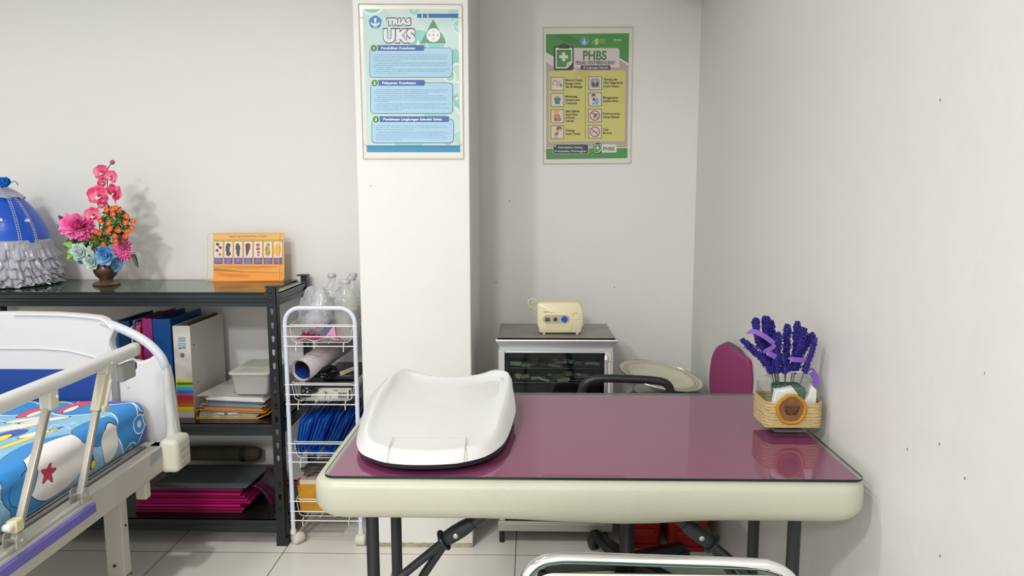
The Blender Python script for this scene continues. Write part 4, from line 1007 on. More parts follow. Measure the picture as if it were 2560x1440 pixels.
mb.build('small_foliage', M_green, fl, props={'kind': 'stuff'})
for (x, y) in ((1020,560),(1075,520),(1045,503),(1015,515),(962,522),(980,638),(905,622),(995,688),(973,714),(1068,702),(900,735),(830,757),(1140,578),(1130,636),(1200,622),(1190,685),(1150,715),(1136,756),(1035,756),(1042,802),(935,830),(872,716)):
    off = Vector((x-1030, 0, -(y-660)))*.0012; c = Z1(x, y, YV-.068+abs(off.x)*.14); F = Vector((off.x, -1, off.z)).normalized(); R_ = 25*k
    o = MB().lathe([(.2*R_, -.9*R_), (.75*R_, -.5*R_), (1.0*R_, .1*R_), (1.05*R_, .35*R_), (.85*R_, .30*R_), (.7*R_, .05*R_)], c, 10, axis=F).build('orange_bud', M_or, fl, smooth=True)
    MB().lathe([(.45*R_, .0*R_), (.5*R_, .22*R_), (.25*R_, .30*R_), (.05*R_, .2*R_)], c, 8, axis=F).build('bud_heart', mat('bud_heart', 'd98038', .5), o, smooth=True)
mb = MB()
for i in range(9): a = i*.7; mb.tube([vc+Vector((.012*math.cos(a), .012*math.sin(a), .04)), vc+Vector((.03*math.cos(a), .03*math.sin(a)-.01, .13))], .0016, 5)
mb.build('stems', mat('stem_green', '3f5a2c', .6), fl, props={'kind': 'stuff'})

# ================================================================= BLUE DOME COVER WITH LACE
dc = Vector((aty(14, 600, 2.69).x, 2.69, GZ+.001))
def zat(y): return aty(14, y, 2.69).z
zbase, ztop = zat(604), zat(466)
dome = thing('dome_cover', 'blue satin dome food cover with white lace ruffles at left end of the shelf', 'food cover', (dc.x, dc.y, GZ))
RB = .145
def dprof(t): # t 0 base..1 top -> radius, z
    return RB*(1-t**1.6)**.72*(1-.03*t)+.004, zbase+(ztop-zbase)*t
mb = MB(); rs = []
for i in range(25):
    t = i/24*.995; r, z = dprof(t)
    rs.append([Vector((dc.x+r*(1-.015*abs(math.cos(4*a)))*math.sin(a), dc.y-r*(1-.015*abs(math.cos(4*a)))*math.cos(a), z)) for a in [2*PI*j/64 for j in range(64)]])
mb.rings(rs); mb.build('dome', mat('satin_blue', '0f4fc0', .28, spec=.6, bump=.25, bscale=14), dome, smooth=60)
def onD(a, t, off=.0): r, z = dprof(t); r = r+off; return Vector((dc.x+r*math.sin(a), dc.y-r*math.cos(a), z))
for a in (-.62, .17, .92, 1.30):
    pts = [onD(a, .02+.80*i/26, .0015) for i in range(27)]
    mb = MB()
    for p_ in pts:
        for s in (-1, 1): mb.ball(p_+Vector((math.cos(a), math.sin(a), 0))*.0032*s, .0026, 3)
    mb.build('bead_trim', mat('bead_silver', 'dcdce4', .2, .4), dome, smooth=True)
for a, t in ((.52, .42), (.0, .37), (1.2, .4)):
    c = onD(a, t, .004); n = Vector((math.sin(a), -math.cos(a), .3)).normalized(); mb = MB()
    for q in range(5): an = math.radians(10+q*40); petal(mb, c-Vector((0, 0, .004)), Vector((math.cos(an)*math.cos(a), math.cos(an)*math.sin(a), math.sin(an))), n, .011, .007, .2, nu=3, nv=3)
    mb.build('lotus_patch', mat('patch_white', 'dfe0e6', .4) if a > .3 else mat('patch_blue', '5d92cf', .4), dome)
lace = clear('lace_white', 'c9c9d4', .5, .25, .9)
def ruffle(z0, z1, r0, r1, amp, nw, ph, nm='lace_ruffle', wob=0):
    N = nw*12
    def fn(u, v):
        a = 2*PI*u; nn = noise.noise(Vector((math.cos(a)*7+ph*5, math.sin(a)*7, 0))); w = (math.sin(nw*a+ph+2.6*math.sin(3*a+ph)+3*nn)+.5*math.sin(2.3*nw*a+ph))*amp*(v**1.1)*(1+nn); w2 = math.cos(nw*a+ph+2.3*math.sin(5*a)+3*nn)*amp*1.3*v+nn*.012*v
        r = r0+(r1-r0)*v+w; z = z0+(z1-z0)*v+w2*.6+wob*math.sin(2*a+ph)
        return Vector((dc.x+r*math.sin(a), dc.y-r*math.cos(a), max(z, GZ+.003)))
    m = MB(); m.grid(fn, N, 5, closeu=True); o = m.build(nm, lace, dome, smooth=70, solid=.0007)
    e = [fn(i/N, 1) for i in range(N)]; MB().tube(e, .0011, 5, closed=True).build('lace_hem', mat('hem_silver', 'd8d8de', .3, .2), o, smooth=True)
ruffle(zat(598), zat(622), .147, .152, .002, 26, 0)
for i, (ya, yb, r0, r1, am, nw) in enumerate(((612,644,.160,.180,.007,30),(632,664,.162,.184,.008,27),(652,684,.160,.186,.009,25),(668,698,.158,.184,.009,28),(684,706,.156,.180,.008,24))):
    ruffle(zat(ya), zat(yb), r0-.014, r1-.016, am, nw, i*1.3, wob=.003)
N_ = 150
def collar(u, v):
    a = 2*PI*u; t = .985-.20*v-.02*math.sin(9*a)*v; r, z = dprof(t); w = .004*math.sin(16*a+2*math.sin(3*a))*v
    r += .003+w; return Vector((dc.x+r*math.sin(a), dc.y-r*math.cos(a), z+.003+.4*w))
mb = MB(); mb.grid(collar, N_, 6, closeu=True); co = mb.build('lace_collar', lace, dome, smooth=70, solid=.0007)
MB().tube([collar(i/N_, 1) for i in range(N_)], .0010, 5, closed=True).build('lace_hem', MATS['hem_silver'], co, smooth=True)
mb = MB(); mb.lathe([(.140, 0), (.144, .01), (.145, zbase-GZ-.004), (.138, zbase-GZ-.004)], (dc.x, dc.y, GZ+.002), 48); mb.build('skirt_core', mat('core_blue', '2b3b8c', .6), dome, smooth=True)
rb_ = MB(); cc = Vector((aty(24, 458, 2.66).x, 2.66, aty(24, 458, 2.66).z))
for i in range(16):
    a = i*2.4; d = Vector((math.cos(a)*1.5, -.5-.3*(i % 3), math.sin(a)*.8)); petal(rb_, cc-Vector((.012, 0, 0)), d, Vector((-.2, -1, .3)), .036-.0008*i, .028, .5, nu=4, nv=4)
rb_.build('ribbon_rose', mat('ribbon_blue', '1c6fd0', .3), dome, smooth=70, solid=.0006)
MB().tube(arc(aty(36, 462, 2.66), .012, -.2, 2.4, 10), .0012, 6).build('hook', mat('hook_black', '2a2a2a', .3, .8), dome, smooth=True)
MB().lathe([(.09, 0), (.14, .001), (.152, .004), (.153, .006), (.14, .004), (.09, .003)], (dc.x, dc.y-.004, GZ+.0004), 48).build('plate_rim', mat('plate_glass', 'b9c4bb', .15), dome, smooth=True)

# ================================================================= FILES ON THE MIDDLE SHELF
ZM = .4475
wb = thing('ring_binder', 'white lever arch file with rainbow stripes standing on the middle shelf', 'binder', (-1.265, 2.70, ZM))
def tilt(ps, dx, z0, h): return [Vector((p[0]+dx*(p[2]-z0)/h, p[1], p[2])) for p in ps]
by0, by1, bz0, bz1 = 2.560, 2.845, ZM, .784
bx0, bx1 = aty(444, 1031, 2.558).x, aty(485.5, 1031, 2.558).x
lean = 0
def bbox(mb, x0, x1, y0, y1, z0, z1):
    v = [(x0,y0,z0),(x1,y0,z0),(x1,y1,z0),(x0,y1,z0),(x0,y0,z1),(x1,y0,z1),(x1,y1,z1),(x0,y1,z1)]
    v = [Vector((p[0]-lean*(p[2]-bz0)/.33, p[1], p[2])) for p in v]
    return mb.add(v, [(0,3,2,1),(4,5,6,7),(0,1,5,4),(1,2,6,5),(2,3,7,6),(3,0,4,7)])
M_wb = mat('binder_white', 'cfcac2', .45)
bbox(MB(), bx1-.003, bx1, by0+.002, by1, bz0, bz1).build('cover', M_wb, wb); bbox(MB(), bx0, bx0+.003, by0+.002, by1, bz0, bz1).build('cover', M_wb, wb)
bbox(MB(), bx0, bx1, by0-.002, by0+.002, bz0, bz1).build('spine', M_wb, wb)
bbox(MB(), bx0+.006, bx1-.014, by0+.03, by1-.02, bz0+.004, bz1-.012).build('pages', mat('binder_pages', '5b5a60', .8), wb)
MB().tube([(bx1-.022, by0+.02, bz1-.002), (bx1-.022, by1-.01, bz1-.002)], .006, 8).build('divider_edge', mat('divider', '3e3c42', .5), wb)
YBn = by0-.0024
def PB(x, y): return aty(420+x*.20833, 770+y*.20833, YBn)
pr = Print(PB, (0, -1, 0), eps=.00015)
def stripe(y0, y1, h, up=False):
    l = lambda y: 62+(118-62)*(y-225)/(1245-225)+2; r = lambda y: 262+(312-262)*(y-225)/(1245-225)
    pr.poly([(l(y0),y0),(r(y0),y0),(r(y1),y1),(l(y1),y1)], h, up)
stripe(228, 1246, 'cfcac2', True); pr.L += 1
for y0, y1, h in ((858,892,'dcc92a'),(892,922,'1e7a3a'),(922,952,'86b436'),(952,990,'2b97d0'),(990,1022,'2663b0'),(1022,1052,'b04a90'),(1052,1100,'b02e3a'),(1100,1140,'b8401f'),(1140,1185,'c0661f'),(1185,1246,'d6c82c')): stripe(y0, y1, h)
pr.rect(118,422,214,460,'3f9fd4'); pr.rect(124,350,207,404,'8f8d92'); [pr.rect(130+i*11,356,136+i*11,392,'b9b6b6',up=(i==0)) for i in range(7)]
pr.rect(124,432,208,450,'8cc4e2'); pr.rect(127,475,172,487,'3b3b44'); pr.rect(178,472,212,484,'3b3b44',up=False); pr.ell(173,567,25,24,'4b4680'); pr.rect(156,560,190,575,'8a86b4')
pr.build('spine_print', wb)
for y, z in ((2.585, .71), (2.600, .57)): MB().lathe([(.0032, 0), (.0032, .0006)], (bx1+.0002-lean*(z-bz0)/.33, y, z), 10, axis=(1, 0, 0)).build('rivet_hole', mat('hole_black', '141414', .5), wb)
# coloured files standing to the left, seen behind the bed's footboard
FI = [('magenta', 361, 386, 796, 2.590, '9c2f7c', 'ring_binder', 'magenta lever arch file left of the tall blue box file'),
      ('pink', 345, 360, 805, 2.602, 'b52a78', 'ring_binder', 'pink lever arch file left of the magenta one'),
      ('red', 343.5, 354, 818, 2.580, 'd4405a', 'document_folder', 'coral red folder in front of the pink lever arch file'),
      ('teal', 337, 343, 803, 2.592, '1d6a94', 'document_folder', 'thin teal folder standing between white and coral folders'),
      ('white', 331, 336, 817, 2.592, 'd9cfcf', 'document_folder', 'thin white folder left of the teal folder on the middle shelf'),
      ('navy', 302, 329, 802, 2.596, '123a6c', 'box_file', 'dark navy box file behind the bed handle on the middle shelf'),
      ('cyan', 292, 301, 806, 2.600, '1674a8', 'document_folder', 'cyan folder seen through the handle hole of the footboard'),
      ('rose', 284, 291, 806, 2.600, '8a3050', 'document_folder', 'narrow dark rose folder left of the cyan folder')]
def filebox(name, label, cat, x0, x1, y0, z1, h, fold=.0, y1=2.84, z0=ZM, rot=0):
    t = thing(name, label, cat, ((x0+x1)/2, (y0+y1)/2, z0), 'files standing on the middle shelf'); m = mat('file_'+h, h, .42)
    if x1-x0 > .02:
        MB().box((x0, y0, z0), (x0+.002, y1, z1)).build('cover', m, t); MB().box((x1-.002, y0, z0), (x1, y1, z1)).build('cover', m, t)
        MB().box((x0, y0-.002, z0), (x1, y0, z1)).build('spine', m, t, bevel=.001); MB().box((x0+.004, y0+.01, z0+.002), (x1-.004, y1-.01, z1-.015)).build('pages', mat('pages_dark', '4a4648', .8), t)
    else:
        MB().box((x0, y0, z0), (x1, y1, z1)).build('cover', m, t, bevel=.0015); MB().box((x0+.001, y0+.004, z1-.0005), (x1-.001, y1, z1+.002)).build('sheets', mat('pages_pale', 'b7b0ac', .8), t)
    return t
FI.insert(0, ('blue', 387, 432, 797, 2.590, '0b4c90', 'box_file', 'tall bright blue box file standing left of the white rainbow file'))
for nm, xa, xb, yt, y0, h, kind, label in FI:
    filebox(kind, label, 'binder' if kind == 'ring_binder' else ('box file' if kind == 'box_file' else 'folder'), aty(xa, 900, y0).x+.0005, aty(xb, 900, y0).x-.0005, y0, aty(xa, yt, y0).z, h, y1=2.60-.0005 if nm == 'red' else 2.84)

# ---- stack of papers: yellow file at the bottom, booklets, papers, a plastic tub
yf = thing('document_file', 'yellow file stuffed with papers at the bottom of the stack beside the rainbow binder', 'file', (-1.07, 2.68, ZM), 'papers stacked on the middle shelf')
prof = [(-1.196, ZM+.0005), (-1.198, ZM+.012), (-1.193, ZM+.028), (-1.182, ZM+.034), (-.955, ZM+.022), (-.944, ZM+.024)]
mb = MB(); up_ = [Vector((x, 2.545, z)) for x, z in prof]; mb.prism(up_+[p+Vector((0, 0, .0016)) for p in up_[::-1]], (0, .25, 0)); mb.build('cover', mat('file_yellow', 'd6a51c', .4), yf)
mb = MB(); mb.prism([Vector(p) for p in ((-1.196, 2.543, ZM+.0004), (-.975, 2.548, ZM+.0004), (-.935, 2.556, ZM+.016), (-.935, 2.556, ZM+.0175), (-.978, 2.548, ZM+.0020), (-1.196, 2.543, ZM+.0020))], (0, .25, 0)); mb.build('cover', MATS['file_yellow'], yf)
mb = MB(); mb.prism([Vector(p) for p in ((-1.188, 2.552, ZM+.0028), (-.985, 2.556, ZM+.0028), (-.970, 2.556, ZM+.016), (-1.182, 2.552, ZM+.030))], (0, .235, 0)); mb.build('papers', mat('paper_old', 'a8a29c', .8, var=.2, vscale=60), yf)
mb = MB(); mb.prism([Vector(p) for p in ((-1.13, 2.5505, ZM+.020), (-1.10, 2.5505, ZM+.015), (-1.045, 2.5505, ZM+.018), (-1.05, 2.5505, ZM+.023), (-1.09, 2.5505, ZM+.022))], (0, .1, 0)); mb.build('note', mat('note_white', 'dfe0e4', .6), yf)
MB().box((-1.095, 2.5495, ZM+.0155), (-1.082, 2.5505, ZM+.0215)).build('sticker', mat('sticker_blue', '2c65b0', .5), yf)
z = ZM+.0360
rnd = random.Random(11)
bk = [('d98a6a', 'coral red', -1.165, -.955, .0045), ('c2523a', 'brick red', -1.190, -.960, .0035), ('a9b98a', 'sage green', -1.158, -.962, .0045), ('6f8f66', 'moss green', -1.180, -.955, .0035), ('9e8f86', 'taupe', -1.160, -.945, .0042), ('4c96cc', 'sky blue', -1.155, -.970, .0045), ('1d4f86', 'deep blue', -1.150, -.950, .0038), ('2a2a30', 'black', -1.165, -.945, .0035)]
tiltx = -.045
def slab(z, x0, x1, y0, y1, h, dz): # gently sloping sheet following the pile
    v = [(x0,y0,z),(x1,y0,z+tiltx*(x1-x0)*.9),(x1,y1,z+tiltx*(x1-x0)*.9),(x0,y1,z)]
    return MB().prism([Vector(p) for p in v], (0, 0, dz))
for i, (h, nm, x0, x1, dz) in enumerate(bk):
    y0 = 2.550+rnd.uniform(-.006, .010)
    t = thing('booklet', '%s booklet, %s in the pile on the middle shelf' % (nm, ('lowest', 'second', 'third', 'fourth', 'fifth', 'sixth', 'seventh', 'topmost of the booklets')[i]), 'booklet', ((x0+x1)/2, 2.68, z), 'papers stacked on the middle shelf')
    slab(z, x0, x1, y0, 2.80, h, dz*.7).build('cover', mat('bk_'+h, h, .4), t); slab(z+dz*.7, x0+.002, x1-.003, y0+.002, 2.798, h, dz*.25).build('pages', mat('bk_pages', 'b5b0a4', .8), t)
    z += dz+.0003
for i, (x0, x1, y0, dz, h) in enumerate(((-1.155, -.945, 2.545, .004, 'c9c6c0'), (-1.16, -.95, 2.548, .004, 'd8d5ce'), (-1.150, -.955, 2.552, .003, 'dddce2'))):
    tag(slab(z, x0, x1, y0, 2.80, h, dz).build('paper_sheaf', mat('sheaf_'+h, h, .7)), ('grey white papers lying directly on the booklets', 'cream white papers in the middle of the loose sheets', 'bluish white sheet on top of the papers under the tub')[i], 'papers', 'papers stacked on the middle shelf')
    z += dz+.0004
mb = MB(); mb.prism([Vector((-1.190, 2.535, z+.004)), Vector((-1.09, 2.555, z)), Vector((-.955, 2.56, z-.0055)), Vector((-.955, 2.80, z-.0055)), Vector((-1.16, 2.82, z+.002))], (0, 0, .0008)); tag(mb.build('plastic_sleeve', clear('sleeve', 'cfccc4', .55, .25)), 'translucent grey plastic sleeve sticking out under the lidded tub', 'plastic sleeve'); z += .0015
tbq = thing('food_container', 'frosted plastic lidded tub on top of the paper stack', 'container', (-1.0, 2.62, z))
M_tub = clear('tub_frost', 'cfcfc9', .60, .3)
x0, x1, y0, y1 = -1.070, -.925, 2.545, 2.76; zt = .617
rs = []
z = z+.0015
for k_, zz in ((.018, z+.0005), (.014, z+.003), (.004, zt-.006), (.002, zt-.004)): rs.append([Vector((x, y, zz-.0)) for x, y in rrect(x0+k_, y0+k_, x1-k_, y1-k_, .015, 5)])
MB().rings(rs).build('tub', M_tub, tbq, smooth=40)
rs = []
for k_, zz in ((.001, zt-.008), (-.003, zt-.007), (-.004, zt-.001), (-.001, zt+.001), (.006, zt+.001), (.010, zt-.001)): rs.append([Vector((x, y, zz)) for x, y in rrect(x0+k_, y0+k_, x1-k_, y1-k_, .016, 5)])
MB().rings(rs).build('lid', clear('lid_frost', 'd8d5c9', .72, .3), tbq, smooth=40)

# ================================================================= BOTTOM SHELF: pink folders, grey sheet, rolled bundle
ZB = .0945; z = ZB
rnd = random.Random(4)
cols = ['7c1240', '8a1548', 'b8186a', 'c41a74', '9c1556', '861246', 'a0185c', '7c1240']
for i in range(8):
    a0 = rnd.uniform(-.012, .008); t = thing('document_folder', 'magenta plastic document folder, %s of the pile on the bottom shelf' % ('lowest', 'second', 'third', 'fourth', 'fifth', 'sixth', 'seventh', 'topmost')[i], 'folder', (-1.23, 2.68, z), 'magenta folders on the bottom shelf')
    hh = .0105 if i in (3, 4) else .0088
    x0, x1, y0, y1 = -1.430+a0, -1.030+a0*2, 2.545+rnd.uniform(-.006, .010), 2.79
    m = mat('pk_'+cols[i], cols[i], .22)
    prof = [(0, 0), (.004, 0), (-.000, .0)]
    # folded sheet: lower flap, rounded front fold, upper flap
    sec_ = [Vector((0, y1, z)), Vector((0, y0+.004, z)), Vector((0, y0, z+hh*.5)), Vector((0, y0+.004, z+hh)), Vector((0, y1, z+hh))]
    mb = MB(); 
    for p_, q in zip(sec_[:-1], sec_[1:]): mb.add([Vector((x0, p_.y, p_.z)), Vector((x1, p_.y, p_.z)), Vector((x1, q.y, q.z)), Vector((x0, q.y, q.z))], [(0,1,2,3)])
    mb.build('cover', m, t, solid=.0008)
    MB().box((x0+.01, y0+.012, z+.0012), (x1-.008, y1-.005, z+hh-.0012)).build('sheets', mat('pk_sheets', '6a6470', .8), t)
    z += hh+.0016
mb = MB(); mb.prism([Vector(p) for p in ((-1.40, 2.555, z), (-1.035, 2.565, z), (-1.02, 2.80, z), (-1.36, 2.79, z))], (0, 0, .0015)); tag(mb.build('card_sheet', mat('grey_card', '5d6c6c', .6)), 'dark grey card sheet lying on the magenta folders', 'card'); z += .002
t = thing('plastic_bag', 'crumpled dark magenta plastic sleeve hanging off the right of the folders', 'plastic sleeve', (-.98, 2.68, ZB))
mb = MB(); mb.grid(lambda u, v: Vector((-1.018+.075*u+.01*math.sin(v*5), 2.575+.22*v, ZB+.002+(z-ZB)*(1-u**1.6)+.008*math.sin(u*3)*math.cos(v*6))), 8, 9); mb.build('film', mat('film_magenta', '4a1330', .25), t, smooth=True, solid=.001)
t = thing('rolled_bundle', 'dim rolled beige bundle with dark strap at the back of the bottom shelf', 'roll', (-1.25, 2.82, ZB))
rz = z+.0305
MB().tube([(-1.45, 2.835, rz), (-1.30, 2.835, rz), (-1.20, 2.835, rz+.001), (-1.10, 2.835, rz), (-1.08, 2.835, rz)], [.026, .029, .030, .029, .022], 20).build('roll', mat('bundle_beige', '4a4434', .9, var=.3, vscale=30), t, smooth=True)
MB().lathe([(.0305, 0), (.0315, .002), (.0315, .020), (.0305, .022)], (-1.155, 2.835, rz), 20, axis=(1, 0, 0)).build('strap', mat('strap_dark', '1f1f1f', .6), t, smooth=True)

# ================================================================= WHITE WIRE TROLLEY
TRX0, TRX1, TRY0, TRY1 = -.845, -.602, 2.500, 2.840
tr = thing('wire_trolley', 'white four-tier wire basket trolley on castors between shelf and column', 'trolley', (-.72, 2.67, 0))
M_tube = mat('trolley_tube', 'd3dbe8', .3); M_wire = mat('trolley_wire', 'e2e0d2', .3)
def trz(y): return aty(800, y, TRY0).z
for yy in (TRY0, TRY1):
    zt = trz(768)-.003 if yy == TRY0 else trz(768)-.012
    r = .052
    pts = [(TRX0, yy, .052)]+[(TRX0, yy, zt-r)]+[tuple(p) for p in arc((TRX0+r, yy, zt-r), r, PI, PI/2, 8)[1:]]+[tuple(p) for p in arc((TRX1-r, yy, zt-r), r, PI/2, 0, 8)]+[(TRX1, yy, .052)]
    fr = MB().tube(pts, .0078, 12).build('end_frame', M_tube, tr, smooth=True)
    for x in (TRX0, TRX1):
        s = 1 if x == TRX0 else 1
        cs = MB().lathe([(.009, .058), (.011, .050), (.011, .040)], (x, yy, 0), 12).build('castor', mat('castor_white', 'd9d6c9', .4), tr, smooth=True)
        ax_c = (-.55, -.83, 0) if x == TRX0 else (1, -.12, 0); off = Vector((.012, .010, 0)) if x == TRX0 else Vector((0, 0, 0))
        MB().lathe([(.003, -.017), (.0185, -.017), (.0205, -.014), (.0205, .013), (.0185, .0165), (.003, .0165)], Vector((x, yy, .0210))+off, 28, axis=ax_c).build('castor_wheel', mat('castor_w2', 'd5d2c5', .4), cs, smooth=40)
        MB().lathe([(.0145, .0166), (.0150, .0174), (.0135, .0180), (.003, .0180)], Vector((x, yy, .0210))+off, 24, axis=ax_c).build('wheel_cap', mat('wheel_cap', 'e0ddd2', .35), cs, smooth=40)
tiers = [(815,841,865), (961,986,1010), (1108,1131,1154), (1252,1277,1300)]
for ti, ys_ in enumerate(tiers):
    zs = [trz(y) for y in ys_]
    bk_ = thing('basket', '', '', (0, 0, 0)); 
    for kk in ('label', 'category'): del bk_[kk]
    bpy.data.objects.remove(bk_)
    mb = MB()
    x0, x1 = TRX0+.014, TRX1-.014; y0, y1 = TRY0+.012, TRY1-.010; zr, zb_ = zs[0], zs[2]+.010
    # rim loop
    mb.tube([(x, y, zr+.002) for x, y in rrect(x0-.004, y0-.004, x1+.004, y1+.004, .018, 4)], .0019, 6, closed=True)
    for k_ in range(13):      # U wires running across
        y = y0+(y1-y0)*k_/12
        mb.tube([(x0-.004, y, zr+.002), (x0+.004, y, zb_+.022)]+[tuple(p) for p in arc((x0+.022, y, zb_+.018), .018, PI, 1.5*PI, 4)]+[tuple(p) for p in arc((x1-.022, y, zb_+.018), .018, 1.5*PI, 2*PI, 4)]+[(x1-.004, y, zb_+.022), (x1+.004, y, zr+.002)], .0013, 5)
    for k_ in range(4):       # stretchers running back
        x = x0+.03+(x1-x0-.06)*k_/3; mb.tube([(x, y0-.004, zb_-.002), (x, y1, zb_-.002)], .0015, 5)
    for yy in (y1,): mb.tube([(x0, yy, (zr+zb_)/2), (x1, yy, (zr+zb_)/2)], .0013, 5)
    b_ = mb.build('basket', M_wire, tr, smooth=True)
    for z_ in zs:
        MB().tube([(TRX0-.007, TRY0-.006, z_), (TRX1+.007, TRY0-.006, z_)], .0021, 6).build('front_bar', mat('bar_white', 'e4e4ea', .3), b_, smooth=True)
        MB().tube([(TRX0-.007, TRY1+.006, z_), (TRX1+.007, TRY1+.006, z_)], .0021, 6).build('rear_bar', MATS['bar_white'], b_, smooth=True)
    for x in (x0+.024, x1-.026): MB().tube([(x, y0-.010, zb_), (x, TRY0-.010, zs[2]+.003), (x, TRY0-.011, zs[2]-.018)], .0017, 6).build('hook', M_wire, b_, smooth=True)
TB = [trz(t[2])+.013 for t in tiers]     # basket floor heights
# ---- top tier: bottles, bag, cloths
def bottle(px_, y, ztop_, r, h, label, fill='d9d9d0', capc='b9bcc0'):
    c = aty(px_, 760, y); t = thing('infusion_bottle', label, 'bottle', (c.x, y, TB[0]), 'clear bottles in the top basket')
    z0 = TB[0]; H_ = ztop_-z0
    prof = [(r*.85, 0), (r, .006), (r, H_*.60), (r*.96, H_*.66), (r*.75, H_*.76), (r*.42, H_*.83), (r*.36, H_*.86), (r*.36, H_*.94)]
    MB().lathe([(a, b_+.0005) for a, b_ in prof], (c.x, y, z0), 28).build('body', clear('bottle_frost', fill, .24, .12, .7), t, smooth=60)
    MB().lathe([(r*.9, .004), (r*.93, H_*.50), (r*.5, H_*.505)], (c.x, y, z0+.002), 24).build('liquid', clear('liquid_pale', 'd6d6c4', .25, .05), t, smooth=60)
    MB().lathe([(r*.40, H_*.93), (r*.43, H_*.935), (r*.43, H_*.985), (r*.36, H_)], (c.x, y, z0), 20).build('cap', mat('cap_grey', capc, .4), t, smooth=50)
bottle(865, 2.560, aty(865, 698, 2.56).z, .0405, .2, 'nearest clear infusion bottle standing at the front of the top basket')
bottle(832, 2.72, aty(832, 684, 2.72).z, .036, .2, 'clear infusion bottle behind the plastic bag in the top basket')
bottle(880, 2.66, aty(880, 690, 2.66).z, .036, .2, 'clear infusion bottle just behind the front one near the column')
bottle(885, 2.780, aty(885, 683, 2.78).z, .036, .2, 'rearmost clear infusion bottle beside the column')
def blobmesh(c, rx, ry, rz, seed, amp=.25, n=26, nz=9):
    rnd_ = Vector((seed*3.1, seed*1.7, 0)); mb = MB(); rs = []
    for i in range(n+1):
        a = PI*i/n
        ring = []
        for k_ in range(n*2):
            q = 2*PI*k_/(n*2); d = Vector((math.sin(a)*math.cos(q), math.sin(a)*math.sin(q), -math.cos(a)))
            f = 1+amp*noise.noise(d*1.6+rnd_)+amp*.55*noise.noise(d*4.5+rnd_)+amp*.3*abs(noise.noise(d*nz+rnd_))
            ring.append(Vector((c[0]+d.x*rx*f, c[1]+d.y*ry*f, c[2]+d.z*rz*f)))
        rs.append(ring)
    mb.rings(rs, False, False); return mb
bagc = aty(792, 790, 2.60)
t = thing('plastic_bag', 'crumpled clear plastic bag of supplies in the top trolley basket', 'plastic bag', (bagc.x, 2.60, TB[0]))
o = blobmesh((bagc.x, 2.60, TB[0]+.088), .057, .055, .086, 3, .30, nz=12).build('bag', clear('bag_film', 'dedfe6', .36, .10, 1), t, smooth=True)
blobmesh((bagc.x+.008, 2.60, TB[0]+.072), .040, .040, .052, 8, .25, n=40).build('contents', mat('bag_contents', 'cfccc6', .45), t, smooth=True)
blobmesh((aty(838, 725, 2.66).x, 2.655, aty(838, 728, 2.66).z), .026, .024, .036, 5, .5).build('bag_top', clear('bag_film2', 'e4e4e8', .25, .1, .9), t, smooth=True)
t = thing('cloth', 'folded pink and magenta cloth under the bag in the top basket', 'cloth', (bagc.x, 2.60, TB[0]))
mb = MB(); fn = lambda u, v: Vector((TRX0+.030+.155*u, 2.518+.20*v, TB[0]+.003+.010*abs(math.sin(u*7+v*2))+.028*max(0, u-.62)*2*math.sin(PI*min(1, max(0, (u-.4)/.6)))+.003*v)); mb.grid(fn, 26, 10); mb.build('magenta_layer', mat('cloth_magenta', 'b3246e', .7), t, smooth=True, solid=.0015)
mb = MB(); mb.grid(lambda u, v: fn(u, v)*1+Vector((-.004, -.003, -.0045)), 26, 10); mb.build('white_layer', mat('cloth_white', 'd9cfc8', .8), t, smooth=True, solid=.0015)
mb = MB(); mb.prism([aty(812, 842, 2.53), aty(836, 812, 2.53), aty(840, 846, 2.53), aty(838, 852, 2.53)], (0, .12, .01)); mb.build('pink_fold', mat('cloth_pink', 'dba0c4', .7), t)
mb = MB(); mb.prism([aty(798, 834, 2.54), aty(838, 802, 2.54), aty(838, 812, 2.54), aty(806, 846, 2.54)], (0, .12, .012)); tag(mb.build('blister_pack', mat('blue_grey_card', '5b6a80', .4)), 'slate blue card pack leaning between bag and front bottle', 'pack')
# ---- second tier: poster roll, boxed stethoscope, cable, black case
a_ = aty(753, 926, 2.520); b_ = aty(860, 855, 2.80); ax_ = (b_-a_).normalized()
t = thing('rolled_poster', 'large rolled white paper poster lying diagonally in the second basket', 'rolled paper', tuple(a_))
R0 = .0425
mb = MB(); u_ = ax_.orthogonal().normalized(); w_ = ax_.cross(u_); NN = 64; inner_, outer_ = [], []
def spiral(off, base):
    return [base+(u_*math.cos(q)+w_*math.sin(q))*(R0-off*q/(2*PI)) for q in [2*PI*2.2*i/NN for i in range(NN+1)]]
mb.rings([spiral(.0035, a_), spiral(.0035, b_)], False, False, close=False); mb.build('paper', mat('roll_paper', 'b9b0b0', .45), t, smooth=True, solid=.0006)
mb = MB(); mb.tube([a_+ax_*.012, b_-ax_*.002], R0-.0085, 40, caps=False); mb.build('printed_face', gradmat('roll_print', '241c3a', '5a3a4a', .03), t, smooth=True)
mb = MB(); mb.rings([[a_+ax_*.006+(u_*math.cos(q)+w_*math.sin(q))*(R0-.0092) for q in [2*PI*i/40 for i in range(14, 24)]], [a_+ax_*.06+(u_*math.cos(q)+w_*math.sin(q))*(R0-.0092) for q in [2*PI*i/40 for i in range(14, 24)]]], False, False, close=False); mb.build('blue_print', mat('roll_blue', '2440a0', .4), t, smooth=True)
MB().cyl(b_-ax_*.02, b_-ax_*.018, R0-.01, 30).build('dark_end', M_black, t)
bx = thing('stethoscope_box', 'flat black box with a white picture label of stethoscopes in the second basket', 'box', (-.70, 2.62, TB[1]))
q0, q1 = aty(764, 971, 2.535), aty(880, 1001, 2.535)
MB().box((q0.x-.004, 2.536, TB[1]+.0005), (q1.x+.006, 2.70, TB[1]+.034+.012)).build('carton', mat('carton_black', '1d1c20', .4), bx)
def PS(x, y): return aty(700+x*.15278, 870+y*.15278, 2.5355)
